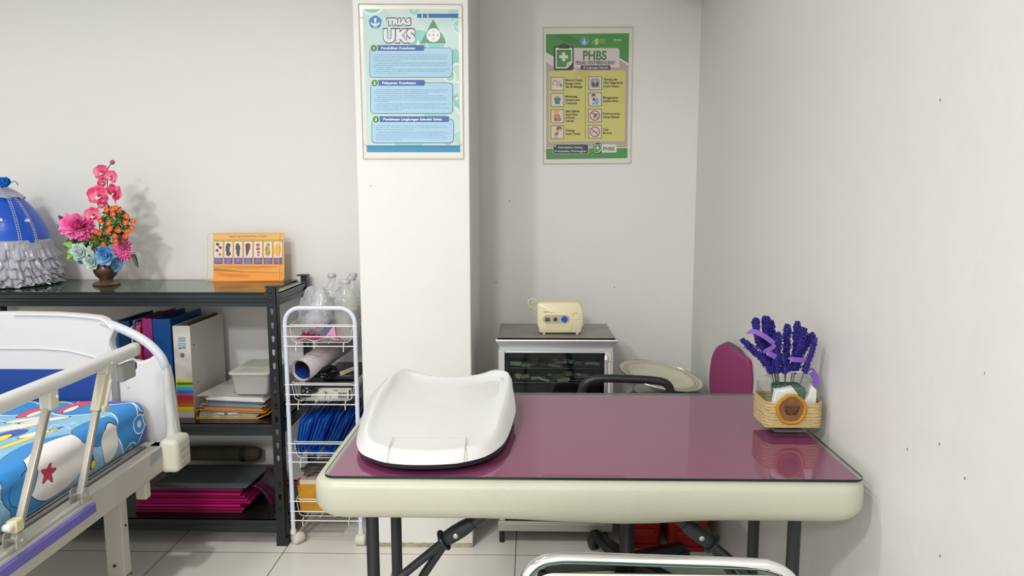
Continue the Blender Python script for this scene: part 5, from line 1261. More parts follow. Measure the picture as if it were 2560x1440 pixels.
pr = Print(PS, (0, -1, 0), eps=.00015); pr.rect(425,655,1172,842,'c9c7ba'); pr.rect(1125,685,1160,835,'2a2830')
pr.text('Littmann', 515, 692, '4a4a4a', w=92, ht=16, bold=.01, res=1); pr.rect(515,708,640,712,'8a8a84'); pr.rect(515,740,555,752,'6a6a64',up=False); pr.rect(470,780,510,808,'55554f',up=False); pr.rect(475,785,490,795,'c9c7ba')
for y in (775, 795, 812): pr.rect(525,y,610,y+4,'8a8a84',up=False)
pr.ell(722,712,20,24,'8a7f8c'); pr.ell(722,712,12,15,'c9c7ba'); pr.ell(757,730,20,20,'7a5f6a'); pr.line(742,745,742,830,10,'6a5f76'); pr.ring(825,735,32,28,'6f6f6c',a0=-.6,a1=PI+.6,ay=1.1); pr.line(822,768,822,835,4,'6f6f6c')
pr.rect(878,688,948,700,'5a5a58'); pr.rect(980,686,1070,693,'9a9a96',up=False)
for i, w in enumerate((8,4,10,5,7,4,9,5,4,8,5)): pr.rect(955+i*13,722,955+i*13+w,820,'55534e',up=(i==0))
pr.build('label', bx)
mb = MB(); mb.box((q0.x+.045, 2.60, TB[1]+.047), (q1.x+.006, 2.81, TB[1]+.066)); cse = mb.build('instrument_case', mat('case_black', '17191c', .3), bevel=.004); tag(cse, 'glossy black case on top of the stethoscope box behind the rolled poster', 'case')
t = thing('headset_cable', 'tangled black cable drooping over the second basket', 'cable', (-.78, 2.56, TB[1]))
rnd = random.Random(9); pts = []
for i in range(26): pts.append((-.815+.07*rnd.random(), 2.525+.05*rnd.random(), TB[1]+.006+.045*rnd.random()))
MB().tube(smoothpath(pts, 4), .0032, 6).build('cord', mat('cord_black', '101214', .35), t, smooth=True)
pl = [aty(802, 968, 2.518), aty(790, 972, 2.518), aty(772, 983, 2.518), aty(756, 985, 2.518), aty(748, 994, 2.520)]
MB().tube(smoothpath(pl, 5), .0034, 8).build('cord_loop', MATS['cord_black'], t, smooth=True)
mb = MB(); blo = blobmesh((-.745, 2.60, TB[1]+.080), .045, .04, .020, 6, .5); blo.build('dark_bundle', MATS['cord_black'], t, smooth=True)
mb = MB(); p_ = [aty(848, 930, 2.60), aty(885, 916, 2.62), aty(884, 926, 2.62), aty(852, 940, 2.60)]; mb.prism(p_, (0, .002, 0)); tag(mb.build('tongue_strip', mat('strip_olive', 'a9a382', .5)), 'curved pale olive strip lying on the black case', 'strip')
# ---- third tier: blue folders curled into U shapes
M_bf = mat('folder_blue', '0c4fa8', .22)
for i, (px0, rr, lean_, hgt) in enumerate(((752, .0155, .020, .115), (786, .0200, .035, .125), (824, .0195, .050, .130), (858, .0170, .060, .135))):
    c = aty(px0, 1131, 2.54); t = thing('plastic_folder', 'curled translucent blue plastic folder, %s in the third basket' % ('leftmost', 'second from left', 'third from left', 'rightmost')[i], 'folder', (c.x, 2.64, TB[2]), 'blue folders in the third basket')
    cx, cz = c.x, TB[2]+rr+.001
    def U_(r, top, lean2, spread): 
        p = [Vector((cx-r-spread+lean2, 0, cz+top)), Vector((cx-r-spread*.4+lean2*.45, 0, cz+top*.45)), Vector((cx-r, 0, cz+.004))]
        p += [Vector((cx+r*math.cos(a), 0, cz+r*math.sin(a))) for a in [PI+PI*k_/10 for k_ in range(1, 10)]]
        p += [Vector((cx+r, 0, cz+.004)), Vector((cx+r*.75+lean2*.5, 0, cz+top*.45)), Vector((cx+r*.55+lean2*1.15, 0, cz+top))]
        return smoothpath(p, 3)
    for j, (r, tp, ln, sp) in enumerate(((rr, hgt, lean_, .0), (rr*.86, hgt*.93, lean_*1.15, -.002))):
        cv_ = U_(r, tp, ln, sp); mb = MB(); mb.rings([[Vector((p.x, 2.528+.006*j, p.z)) for p in cv_], [Vector((p.x, 2.79, p.z)) for p in cv_]], False, False, close=False); mb.build('cover', M_bf, t, smooth=True, solid=.0007)
    rnd = random.Random(i)
    mb = MB()
    for j in range(9):
        f = (j+.5)/9; xb = cx-rr*.7+rr*1.4*f; xt = cx-rr*.9+lean_*1.1+rr*1.7*f+.012*f
        cv_ = [Vector((xb, 0, cz+.004+.010*abs(f-.5))), Vector((xb+.003+(xt-xb)*.4, 0, cz+hgt*.42)), Vector((xt, 0, cz+hgt*(.86+.1*rnd.random())))]
        cv_ = smoothpath(cv_, 4)
        pl_ = MB(); pl_.rings([[Vector((p.x, 2.532, p.z)) for p in cv_], [Vector((p.x, 2.785, p.z)) for p in cv_]], False, False, close=False); pl_.build('leaf', mat('leaf_blue', '0d44a0', .15) if j % 3 else mat('leaf_blue2', '3a86d8', .12), t, smooth=True, solid=.0005)
# ---- fourth tier: yellow bag
t = thing('gift_box', 'mustard yellow box with cream lid and red trim in the bottom basket', 'box', (-.75, 2.63, TB[3]))
q0, q1 = aty(748, 1285, 2.535), aty(840, 1285, 2.535)
MB().prism([Vector((q0.x+.006, 2.535, TB[3]+.001)), Vector((q1.x, 2.535, TB[3]+.001)), Vector((q1.x, 2.535, TB[3]+.106)), Vector((q0.x-.004, 2.535, TB[3]+.106))], (0, .22, 0)).build('carton', mat('box_mustard', 'c08a18', .5, var=.15, vscale=40), t)
MB().prism([Vector((q0.x-.001, 2.5345, TB[3]+.106)), Vector((q1.x, 2.5345, TB[3]+.106)), Vector((q1.x, 2.5345, TB[3]+.122)), Vector((q0.x+.003, 2.5345, TB[3]+.122))], (0, .22, .0)).build('lid', mat('lid_cream', 'cfc4a8', .5), t)
MB().prism([Vector((q0.x-.005, 2.5335, TB[3]+.100)), Vector((q0.x+.006, 2.5335, TB[3]+.104)), Vector((q0.x+.007, 2.5335, TB[3]+.127)), Vector((q0.x+.001, 2.5335, TB[3]+.127))], (0, .01, 0)).build('red_trim', mat('trim_red', 'b03038', .4), t)
blobmesh((q0.x+.045, 2.62, TB[3]+.134), .045, .06, .014, 4, .6).build('wrap', mat('wrap_grey', '6f6660', .6), t, smooth=True)
# ================================================================= STERILISER CABINET, NEBULISER
CZ = .746; cxa, cxb, cya, cyb = -.117, .302, 2.515, 2.835
cab = thing('sterilizer_cabinet', 'silver cabinet with black glass door standing in the alcove behind the table', 'cabinet', ((cxa+cxb)/2, 2.68, 0))
M_sil = mat('cab_silver', 'c3c8cb', .34, .55); M_top = mat('cab_top', '8f8a82', .4, .4, var=.15, vscale=14)
M_cs = mat('cab_side', 'a9a79f', .45, .3)
MB().box((cxa+.006, cya+.155, .045), (cxb-.006, cyb, CZ-.003)).build('body', M_cs, cab)
for bx_ in (((cxa+.006, cya+.034, .045), (cxa+.014, cya+.155, CZ-.003)), ((cxb-.014, cya+.034, .045), (cxb-.006, cya+.155, CZ-.003)), ((cxa+.014, cya+.034, CZ-.012), (cxb-.014, cya+.155, CZ-.003)), ((cxa+.014, cya+.034, .045), (cxb-.014, cya+.155, .060))): MB().box(*bx_).build('side_panel', M_cs, cab)
MB().box((cxa+.004, cya+.006, CZ-.0032), (cxb-.004, cyb+.001, CZ)).build('top_sheet', M_top, cab)
prof = [(0, 0), (-.001, -.004), (.003, -.010), (.009, -.017), (.013, -.025), (.0145, -.034), (.0145, -.044), (.03, -.044), (.03, 0)]
ins_ = (0, 0, .002, .006, .010, .012, .012, .012, 0)
mb = MB(); mb.rings([[Vector((cxa+i_, cya+a, CZ+b_)) for (a, b_), i_ in zip(prof, ins_)], [Vector((cxb-i_, cya+a, CZ+b_)) for (a, b_), i_ in zip(prof, ins_)]]); mb.build('cornice', M_sil, cab, smooth=30)
yd = cya+.0145
for (x0, x1, z0, z1, nm) in ((cxa+.010, cxa+.030, .075, CZ-.044, 'door_stile'), (cxb-.040, cxb-.010, .075, CZ-.044, 'door_stile'), (cxa+.03, cxb-.04, CZ-.050, CZ-.044, 'door_rail')):
    MB().box((x0, yd, z0), (x1, yd+.02, z1)).build(nm, M_sil, cab, bevel=.0015)
mb = MB(); mb.prism([Vector((cxa+.004, cya+.006, .045)), Vector((cxb-.004, cya+.006, .045)), Vector((cxb-.004, cya+.006, .082)), Vector((cxa+.004, cya+.006, .082))], (0, .03, 0)); mb.build('plinth', mat('plinth_silver', 'b9b7ac', .4, .4), cab, bevel=.003)
MB().box((cxa+.03, cya+.003, .072), (cxb-.03, cya+.012, .0755)).build('plinth_line', mat('plinth_line', 'd6d4ca', .3, .4), cab)
# door: black frame, glass, and the racks inside
gx0, gx1, gz0, gz1 = cxa+.030, cxb-.040, .082, CZ-.050
bi = MB(); bi.box((gx0, yd+.004, gz1-.020), (gx1, yd+.014, gz1)).box((gx0, yd+.004, gz0), (gx0+.014, yd+.014, gz1)).box((gx1-.014, yd+.004, gz0), (gx1, yd+.014, gz1)).box((gx0, yd+.004, gz1-.150), (gx1, yd+.014, gz1-.118)).box((gx0, yd+.004, gz0), (gx1, yd+.014, gz0+.03))
bi.build('door_frame', mat('door_black', '0c1114', .25), cab)
body = cab.children[0]
# hollow look: the cabinet body stops short of the front; the racks sit in a dark recess
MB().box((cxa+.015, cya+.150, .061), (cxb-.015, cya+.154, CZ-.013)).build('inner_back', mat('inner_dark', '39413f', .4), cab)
MB().box((gx0, yd+.0005, gz0), (gx1, yd+.0025, gz1)).build('door_glass', glassmat('cab_glass', 'd4dcd9', 0, 1.28), cab)
pr = Print(lambda x, y: aty(1250+x*.11719, 860+y*.11719, yd+.0032), (0, -1, 0), eps=.00002)
pr.text('CAUTION', 1190, 425, '8a2f28', w=350, ht=70, bold=.03, anchor='c'); pr.rect(730,490,1620,508,'0c0f10')
pr.build('warning_print', cab)
rnd = random.Random(21)
zsh = [gz1-.060, gz1-.112]
for zz in zsh:
    for yy in (yd+.026, yd+.060, yd+.095, yd+.125): MB().tube([(gx0+.002, yy, zz), (gx1-.002, yy, zz)], .0012, 5).build('rack_wire', mat('rack_wire', 'a0a5a2', .25, .8), cab)
for i in range(14):
    x = gx0+.02+.022*i; MB().tube([(x, yd+.024, zsh[1]+.001), (x, yd+.130, zsh[1]+.001)], .0009, 4).build('rack_wire', MATS['rack_wire'], cab)
for k_, zz in enumerate(zsh):
    for i in range(22):
        x = gx0+.008+rnd.random()*.285; y = yd+.028+rnd.random()*.07; w = .018+.035*rnd.random(); h = .006+.010*rnd.random(); a_ = rnd.uniform(-.5, .5)
        m = (mat('pk_tan', 'b0a284', .5), mat('pk_green', '5f7a5c', .4), mat('pk_grey', 'b9bdb9', .25, .3), mat('pk_clear', 'c9cdc9', .1))[i % 4]
        q_ = Matrix.Translation((min(x, gx1-.03), y, zz+.0015+.006*(i % 3)))@Matrix.Rotation(a_, 4, 'Z')@Matrix.Rotation(rnd.uniform(-.15, .25), 4, 'Y')
        MB().box((0, 0, 0), (w, .02, h), q_).build('wrapped_pack', m, cab, bevel=.002)
# latch and hinge fittings on the right stile
lx = aty(1514, 900, yd).x
MB().box((lx-.005, yd-.012, CZ-.072), (lx+.006, yd, CZ-.056)).build('latch_block', M_chrome, cab, bevel=.001)
MB().box((lx+.008, yd-.006, CZ-.078), (lx+.019, yd, CZ-.050)).build('latch_plate', mat('latch_plate', 'c9c4b4', .4), cab, bevel=.001)
MB().box((lx-.005, yd-.010, .40), (lx+.005, yd-.002, CZ-.072)).build('handle_bar', mat('handle_sil', 'aeb2b8', .2, .8), cab, bevel=.001)
MB().box((lx+.009, yd-.006, .30), (lx+.016, yd, CZ-.079)).build('seal_strip', mat('seal_cream', 'cfcabb', .5), cab)
for x in (cxa+.018, cxb-.030):
    for y in (cya+.02, cyb-.03): MB().lathe([(.009, 0), (.0095, .003), (.0095, .045)], (x, y, .0), 16).build('foot', mat('rubber', '1b1f22', .6), cab, smooth=50)
# nebuliser
ny = atz(1400, 836, CZ).y+.0
nb = thing('nebulizer', 'cream nebuliser compressor with blue cap on top of the silver cabinet', 'nebuliser', (aty(1400, 800, ny).x, ny, CZ))
def PN(x, y, Y=None): return aty(1300+x*.07986, 735+y*.07986, ny if Y is None else Y)
prof2 = [(540,1010),(535,360),(560,310),(640,285),(1850,285),(1925,380),(1990,500),(2005,1000),(1960,1050),(1935,1200),(1890,1243),(640,1243),(600,1200),(575,1060)]
P_ = [PN(*p) for p in prof2]; zlow = min(p.z for p in P_); 
sh_ = (CZ+.004)-zlow
P_ = [p+Vector((0, 0, sh_)) for p in P_]
M_neb = mat('neb_cream', 'e4dcb8', .35)
cN = sum(P_, Vector())/len(P_)
mb = MB(); rs = []
for k_, dy in ((.93, 0), (.985, .004), (1, .012), (1, .085), (.96, .100), (.85, .104)): rs.append([Vector((cN.x+(p.x-cN.x)*k_, ny+dy, cN.z+(p.z-cN.z)*(k_ if p.z > cN.z or k_ > .95 else k_))) for p in P_])
nbo = mb.rings(rs).build('housing', M_neb, nb, smooth=50)
yq = ny-.0006
pr = Print(lambda x, y: PN(x, y, yq)+Vector((0, 0, sh_)), (0, -1, 0), eps=.0003)
pr.poly(rrect(712,672,1560,938,130,8), 'b4ad93'); pr.rect(760,806,1996,812,'b8ad86') if False else None
pr.rect(548,806,712,811,'b8ad86'); pr.rect(1562,806,1985,811,'b8ad86',up=False)
pr.text('OMRON', 735, 588, '6a6040', w=162, ht=26, bold=.03, res=1); pr.rect(930,592,1010,598,'8c8262'); pr.text('CompAIR', 1000, 588, '6a6040', w=80, ht=22, res=1)
pr.poly([(800,945),(1610,945),(1600,1120),(1540,1160),(900,1130),(820,1060)], 'd2caa2')  # front indentation: its shade is painted as a flat darker tone
pr.ring(1745,700,112,98,'a89e78',a0=PI,a1=1.75*PI)
pr.build('front_print_shade', nb)
def PNz(x, y): return PN(x, y, yq)+Vector((0, 0, sh_))
c = PNz(862, 812); MB().box((c.x-.0085, yq-.003, c.z-.0066), (c.x+.0085, yq, c.z+.0066)).build('power_switch', mat('sw_brown', '4f4938', .4), nb, bevel=.0012)
for dx in (-.0035, .0035): MB().lathe([(.0016, 0), (.0012, .0006)], (c.x+dx, yq-.003, c.z), 10, axis=(0, -1, 0)).build('switch_mark', mat('sw_mark', '8a8470', .4), nb)
c = PNz(1102, 800); MB().lathe([(.0072, -.001), (.0072, .004), (.0045, .005), (.0025, .002), (.0014, .007), (.0004, .007)], (c.x, yq, c.z), 20, axis=(0, -1, 0)).build('air_port', mat('port_brown', '5c5546', .35), nb, smooth=40)
c = PNz(1388, 802); MB().lathe([(.0108, -.001), (.0108, .004), (.0098, .0055), (.0003, .0055)], (c.x, yq, c.z), 28, axis=(0, -1, 0)).build('filter_cap', mat('cap_blue', '0f47c4', .35), nb, smooth=40)
for x in (750, 1795): c = PNz(x, 1255); MB().box((c.x-.0045, ny+.004, CZ), (c.x+.0045, ny+.016, CZ+.006)).build('foot', M_neb, nb, bevel=.001); MB().box((c.x-.0045, ny+.085, CZ), (c.x+.0045, ny+.097, CZ+.006)).build('foot', M_neb, nb, bevel=.001)
for i, cp_ in enumerate((((560,270),(470,190),(370,165),(280,220),(260,340),(330,430),(430,500),(500,540)), ((530,300),(440,260),(370,290),(330,350),(350,400),(430,440),(500,445)), ((270,330),(300,440),(350,560),(430,690),(480,760),(500,790)), ((310,430),(360,590),(440,720),(495,800)))):
    pts = smoothpath([PN(x, y, ny+.06+.008*i)+Vector((0, 0, sh_)) for x, y in cp_], 5)
    MB().tube(pts, .0027, 8).build('power_cord', mat('cord_cream', 'c9c2a2', .45), nb, smooth=True)

# ================================================================= SILVER TRAY ON A WRAPPED POT, RED BINS
rbx0, rbx1 = .325, .625
def redbin(x0, x1, y0, y1, z1, label):
    t = thing('storage_bin', label, 'bin', ((x0+x1)/2, (y0+y1)/2, 0), 'red plastic bins under the table'); m = mat('bin_red', 'a3201c', .38)
    rs = []
    for k_, zz in ((.010, .0), (.008, .004), (.0, z1-.01), (-.006, z1-.009), (-.006, z1), (.002, z1), (.008, .008), (.010, .006)): rs.append([Vector((x, y, zz)) for x, y in rrect(x0+k_, y0+k_, x1-k_, y1-k_, .016, 4)])
    o = MB().rings(rs, True, True).build('tub', m, t, smooth=35)
    MB().box((x0+.03, y0-.004, z1*.34), (x1-.03, y0+.004, z1*.50)).build('front_lip', m, o, bevel=.002)
    MB().box((x0-.002, y0-.001, .0), (x1+.002, y0+.010, .016)).build('base_band', mat('bin_band', '7c1412', .3), t, bevel=.002)
redbin(.335, .470, 2.490, 2.80, .150, 'red plastic storage bin on the floor behind the chair stem')
redbin(.486, .628, 2.470, 2.80, .150, 'red plastic storage bin on the floor nearest the right wall')
mb = MB().box((.33, 2.50, .1505), (.635, 2.82, .33)); tag(mb.build('storage_box', mat('bin_dark', '6a1512', .4), bevel=.01), 'dark red box stacked on the red bins under the silver tray', 'box')
pt = thing('metal_pot', 'steel pot wrapped in clear plastic beneath the silver tray', 'pot', (.5, 2.68, .33))
MB().lathe([(.120, .0), (.140, .006), (.146, .05), (.146, .13), (.140, .17), (.128, .195), (.10, .20)], (.515, 2.685, .3305), 40).build('pot', mat('pot_steel', '8b877c', .25, .7), pt, smooth=50)
bm_ = blobmesh((.515, 2.685, .455), .150, .150, .085, 12, .16, n=34, nz=14); bm_.build('plastic_wrap', clear('wrap_film', '55534c', .22, .05, 1.0), pt, smooth=True)
tr_ = thing('serving_tray', 'oval silver embossed tray tilted on the wrapped pot in the alcove corner', 'tray', (.505, 2.70, .55))
cL, cR = aty(1549, 916, 2.72), aty(1757, 962, 2.68); cc = (cL+cR)/2; U3 = (cR-cL)/2
F3 = aty(1690, 960, 2.60); V3 = Vector((.02, .125, .018))
M_tray = mat('tray_silver', 'ded9c6', .26, .5, bump=.5, bscale=90)
N3 = U3.cross(V3).normalized()
mb = MB(); rs = []
for k_, h in ((.0, -.012), (.35, -.012), (.62, -.011), (.70, -.006), (.76, -.0005), (.97, .001), (1.0, .003), (1.0, .0015), (.76, -.003), (.60, -.014), (.0, -.0145)):
    rs.append([cc+U3*(max(k_, .001)*math.cos(a))+V3*(max(k_, .001)*math.sin(a))+N3*h for a in [2*PI*i/64 for i in range(64)]])
mb.rings(rs, False, False); to = mb.build('tray', M_tray, tr_, smooth=60)
mb = MB(); mb.tube([cc+U3*math.cos(a)+V3*math.sin(a)+N3*.002 for a in [2*PI*i/80 for i in range(80)]], .0022, 6, closed=True); mb.build('rim', mat('tray_rim', 'b5b2a4', .2, .8), to, smooth=True)
mb = MB()
for i in range(70):
    a = 2*PI*i/70
    for f in (.82, .89): mb.ball(cc+U3*(f*math.cos(a+f))+V3*(f*math.sin(a+f))+N3*.0008, .0034, 3, (1, 1, .7))
mb.build('embossing', mat('emboss', 'd2ccb4', .15, .85), to, smooth=True, props={'kind': 'stuff'})

# ================================================================= SWIVEL CHAIR BEHIND THE TABLE
chx, chy = .310, 2.24
ch = thing('swivel_chair', 'maroon swivel office chair with black arms tucked behind the purple table', 'chair', (chx, chy, 0))
M_mar = mat('chair_maroon', '8b3764', .65); M_shell = mat('chair_shell', '4b4b4a', .5)
mb = MB().lathe([(.030, .06), (.032, .10), (.024, .11), (.024, .23), (.018, .235), (.018, .38)], (chx, chy, 0), 20); mb.build('gas_lift', M_bplast, ch, smooth=40)
for i in range(5):
    a = PI*.5+.32+2*PI*i/5; d = Vector((math.cos(a), math.sin(a), 0)); s = Vector((-d.y, d.x, 0))
    p0, p1 = Vector((chx, chy, .088)), Vector((chx, chy, .062))+d*.26
    mb = MB(); mb.rings([[p0+s*.030+Vector((0,0,-.022)), p0-s*.030+Vector((0,0,-.022)), p0-s*.022+Vector((0,0,.016)), p0+s*.022+Vector((0,0,.016))], [p1+s*.020+Vector((0,0,-.012)), p1-s*.020+Vector((0,0,-.012)), p1-s*.014+Vector((0,0,.010)), p1+s*.014+Vector((0,0,.010))]]); st = mb.build('base_arm', M_bplast, ch, bevel=.004)
    MB().lathe([(.004, -.016), (.022, -.016), (.025, -.012), (.025, -.003), (.010, -.002), (.010, .002), (.025, .003), (.025, .012), (.022, .016), (.004, .016)], p1+Vector((0, 0, -.037)), 20, axis=tuple(s)).build('castor', mat('castor_blk', '0e1012', .4), st, smooth=40)
rs = []
for k_, z_ in ((.02, .405), (.0, .415), (.0, .445), (.012, .468), (.04, .478)): rs.append([Vector((x, y, z_)) for x, y in rrect(chx-.215+k_, chy-.215+k_, chx+.215-k_, chy+.215-k_, .07, 6)])
MB().rings(rs).build('seat', M_mar, ch, smooth=50)
MB().box((chx-.10, chy-.10, .375), (chx+.10, chy+.10, .405)).build('seat_plate', M_bplast, ch, bevel=.01)
# backrest: padded panel seen three-quarter, standing near the right wall
bk_out = [(1775,985),(1773,960),(1774,930),(1777,905),(1782,885),(1792,868),(1806,860),(1818,863),(1835,874),(1856,890),(1874,903),(1879,925),(1882,950),(1880,985)]
YBk = 2.165
front = [aty(x, y, 2.40-(x-1775)/110*.215) for x, y in bk_out]
low_ = [Vector((front[-1].x, front[-1].y, .50)), Vector((front[0].x+.02, front[0].y, .50))]
fr0 = front[:]; front = smoothpath(front, 3)+low_
fc = sum(front, Vector())/len(front); bd = Vector((.030, .050, -.002))
mb = MB(); mb.rings([[p+(fc-p)*.10+Vector((-.003, -.008, 0)) for p in front], [p+(fc-p)*.03+Vector((-.002, -.005, 0)) for p in front], front, [p+bd*.35 for p in front]]); mb.build('back_cushion', M_mar, ch, smooth=50)
wallx = lambda p: Vector((min(p.x, XW-.004), p.y, p.z))
mb = MB(); mb.rings([[wallx(p+bd*.35) for p in front], [wallx(p+bd*.9) for p in front], [wallx(p+(fc-p)*.12+bd*1.1) for p in front]]); mb.build('back_shell', M_shell, ch, smooth=50)
MB().tube(smoothpath([(fc.x+.005, fc.y+.04, .52), (fc.x-.03, fc.y-.03, .42), (chx+.12, chy, .392), (chx+.05, chy, .390)], 6), .016, 10).build('back_bracket', M_bplast, ch, smooth=True)
# armrests: closed black loops
def PA(x, y, Y): return aty(1500+x*.15625, 860+y*.15625, Y)
for Yc, nm in ((2.13, 0),):
    dxx = 0 if nm == 0 else 0
    base_pts = [(-300,900),(-290,700),(-255,600),(-190,540),(-60,495),(150,488),(500,498),(800,515),(1000,545),(1090,600),(1130,690),(1125,800),(1120,900)]
    L3 = [PA(x, y+62, Yc) for x, y in base_pts]
    if nm: L3 = [Vector((p.x, Yc, p.z-.03)) for p in L3]
    pts = smoothpath([Vector((L3[0].x+.03, L3[0].y, .44))]+L3+[Vector((L3[-1].x-.03, L3[-1].y, .44))], 4)
    rad = []
    for p in pts: rad.append(.0122)
    MB().tube(pts, rad, 14).build('armrest', M_bplast, ch, smooth=True)
    MB().tube([(L3[0].x+.03, Yc, .435), (L3[-1].x-.03, Yc, .435)], .013, 10).build('arm_mount', M_bplast, ch, smooth=True)

# ================================================================= CHROME CHAIR IN THE FOREGROUND
YK = 1.19
fc_ = thing('folding_chair', 'chrome tube chair with dark green padded back in front of the table', 'chair', (.17, 1.0, 0))
tp = [(1305,1490),(1313,1448),(1328,1424),(1352,1405),(1385,1397),(1440,1395),(1650,1402),(1880,1410),(1925,1416),(1958,1430),(1982,1455),(1990,1500)]
pts = [aty(x, y, YK) for x, y in tp]; sx0, sx1 = pts[0].x-.004, pts[-1].x+.004
path = [Vector((sx0-.005, YK-.02, .44)), Vector((sx0-.002, YK-.006, .52))]+pts+[Vector((sx1+.002, YK-.006, .52)), Vector((sx1+.005, YK-.02, .44))]
MB().tube(smoothpath(path, 6), .0102, 20).build('back_frame', M_chrome, fc_, smooth=True)
for x in (sx0-.005, sx1+.005):
    MB().tube(smoothpath([(x, YK-.02, .44), (x, YK-.02, .30), (x, YK+.04, .10), (x, YK+.055, .012)], 5), .0100, 14).build('leg', M_chrome, fc_, smooth=True)
    MB().tube(smoothpath([(x, YK-.02, .43), (x, YK-.10, .425), (x, YK-.36, .42), (x, YK-.40, .38), (x, YK-.41, .012)], 5), .0100, 14).build('leg', M_chrome, fc_, smooth=True)
    MB().lathe([(.013, 0), (.013, .02), (.010, .024)], (x, YK+.055, 0), 14).build('foot_cap', MATS['rubber'], fc_, smooth=True); MB().lathe([(.013, 0), (.013, .02), (.010, .024)], (x, YK-.41, 0), 14).build('foot_cap', MATS['rubber'], fc_, smooth=True)
M_grn = mat('vinyl_green', '14584a', .4)
rs = []
for k_, dy in ((.012, -.018), (.003, -.014), (0, -.004), (.003, .006)):
    rs.append([Vector((x, YK+dy, z_)) for x, z_ in rrect(sx0+.022+k_, .50+k_, sx1-.022-k_, pts[5].z-.0262-k_, .035, 6)])
bp = MB().rings(rs).build('back_pad', M_grn, fc_, smooth=50)
MB().tube([Vector((x, YK-.010, z_)) for x, z_ in rrect(sx0+.021, .50, sx1-.021, pts[5].z-.0255, .036, 8)], .0028, 8, closed=True).build('piping', mat('piping_white', 'd6d4c4', .5), bp, smooth=True)
rs = []
for k_, z_ in ((.01, .415), (0, .42), (0, .448), (.012, .462)): rs.append([Vector((x, y, z_)) for x, y in rrect(sx0+.02+k_, YK-.40+k_, sx1-.02-k_, YK-.04-k_, .05, 6)])
MB().rings(rs).build('seat', M_grn, fc_, smooth=50)

# ================================================================= JAR OF LAVENDER
jx0, jx1, jy0, jy1 = .532, .655, 1.622, 1.722
def jz(y): return aty(1975, y, jy0).z
zb_, zs_, zr0, zr1 = GT+.0004, jz(962), jz(948), jz(934)
jar = thing('glass_jar', 'square glass jar wrapped in twine with a crown badge on the purple table', 'jar', ((jx0+jx1)/2, (jy0+jy1)/2, GT))
rs = []
for k_, z_ in ((.024, zb_), (.018, zb_+.004), (.010, zb_+.012), (.002, zb_+.022), (0, zb_+.034), (0, zs_-.010), (.003, zs_-.004), (.010, zs_), (.018, zs_+.003), (.019, zr0), (.017, zr0+.001), (.017, zr1), (.019, zr1+.001)):
    rs.append([Vector((x, y, z_)) for x, y in rrect(jx0+k_, jy0+k_*.8, jx1-k_, jy1-k_*.8, .018, 5)])
rs2 = [[Vector((p.x+((jx0+jx1)/2-p.x)*.045, p.y+((jy0+jy1)/2-p.y)*.045, max(p.z, zb_+.008) if i < len(rs)-1 else p.z)) for p in r] for i, r in enumerate(rs)]
M_jg = glassmat('jar_glass', 'fbfcfb', 0, 1.5)
MB().rings(rs, True, False).build('jar_body', M_jg, jar, smooth=40)
MB().rings(rs2[1:], True, False).build('inner_wall', M_jg, jar, smooth=40)
MB().tube([Vector((x, y, zr1)) for x, y in rrect(jx0+.018, jy0+.0144, jx1-.018, jy1-.0144, .018, 6)], .0024, 8, closed=True).build('rim', clear('rim_glass', 'f0f4f2', .35, .02, 1), jar, smooth=True)
MB().box((jx0+.026, jy0+.021, zb_+.0003), (jx1-.026, jy1-.021, zb_+.006)).build('thick_base', clear('base_glass', 'dfe6e2', .2, .02, 1), jar, bevel=.002)
zt0, zt1 = jz(1068), jz(1008)
mb = MB(); nT = 22
for i in range(nT):
    z_ = zt0+(zt1-zt0)*i/(nT-1); k_ = -.0012+.0008*math.sin(i*2.3); loop = [Vector((x, y, z_+.0006*math.sin(x*210+i)+.0004*math.sin(y*300+i*2)))for x, y in rrect(jx0+k_, jy0+k_, jx1-k_, jy1-k_, .018, 6)]
    L2 = []
    for a, b_ in zip(loop, loop[1:]+loop[:1]):
        L2.append(a)
        if (a-b_).length > .03: L2 += [a.lerp(b_, q/8)+Vector((0, 0, .0006*noise.noise(Vector((q*2.3, i*3.1, 0))))) for q in range(1, 8)]
    mb.tube(L2, .0018, 6, closed=True)
mb.build('twine_wrap', mat('twine', 'c4ad7c', .9, bump=.3, bscale=500, var=.12, vscale=160), jar, smooth=True)
bc = aty(1979, 1024, jy0-.006); bc.y = jy0-.0035
mb = MB(); mb.lathe([(.0010, .0020), (.0275, .0020), (.029, 0)], bc, 40, axis=(0, -1, 0)); bd_ = mb.build('badge', mat('badge_brown', '7c5230', .7, var=.2, vscale=80), jar, smooth=40)
rim_ = []
for i in range(60): a = 2*PI*i/60; r = .0305*(1+.02*math.sin(5*a)+.012*math.sin(11*a)); rim_.append(bc+Vector((r*math.cos(a), -.0015, r*math.sin(a)*1.03)))
MB().tube(rim_, .0040, 10, closed=True).build('badge_rim', mat('badge_mustard', 'b8841c', .75, bump=.4, bscale=400), bd_, smooth=True)
pr = Print(lambda x, y: Vector((bc.x+(x-800)*.0000985*1.0, bc.y-.0022, bc.z-(y-865)*.0000985)), (0, -1, 0), eps=.00015)
K = '2e2118'
for i, (cx, rx) in enumerate(((690,34),(750,30),(850,30),(915,34))): pr.ring(cx, 850, rx, rx-13, K, ay=1.7)
pr.poly([(792,900),(787,800),(793,760),(797,738),(801,760),(808,800),(804,900)], K)
pr.poly([(645,800),(660,790),(700,905),(800,920),(900,905),(960,780),(985,775),(950,905),(925,965),(905,985),(800,992),(700,985),(672,960)], K); pr.poly([(690,925),(800,942),(920,925),(915,935),(800,953),(694,936)], '8c5f38'); pr.ell(805,962,10,7,'a9804c')
for x in (650, 700, 745, 855, 905, 965): pr.ell(x, 785, 13, 12, K, up=(x==650))
pr.build('crown_print', bd_)
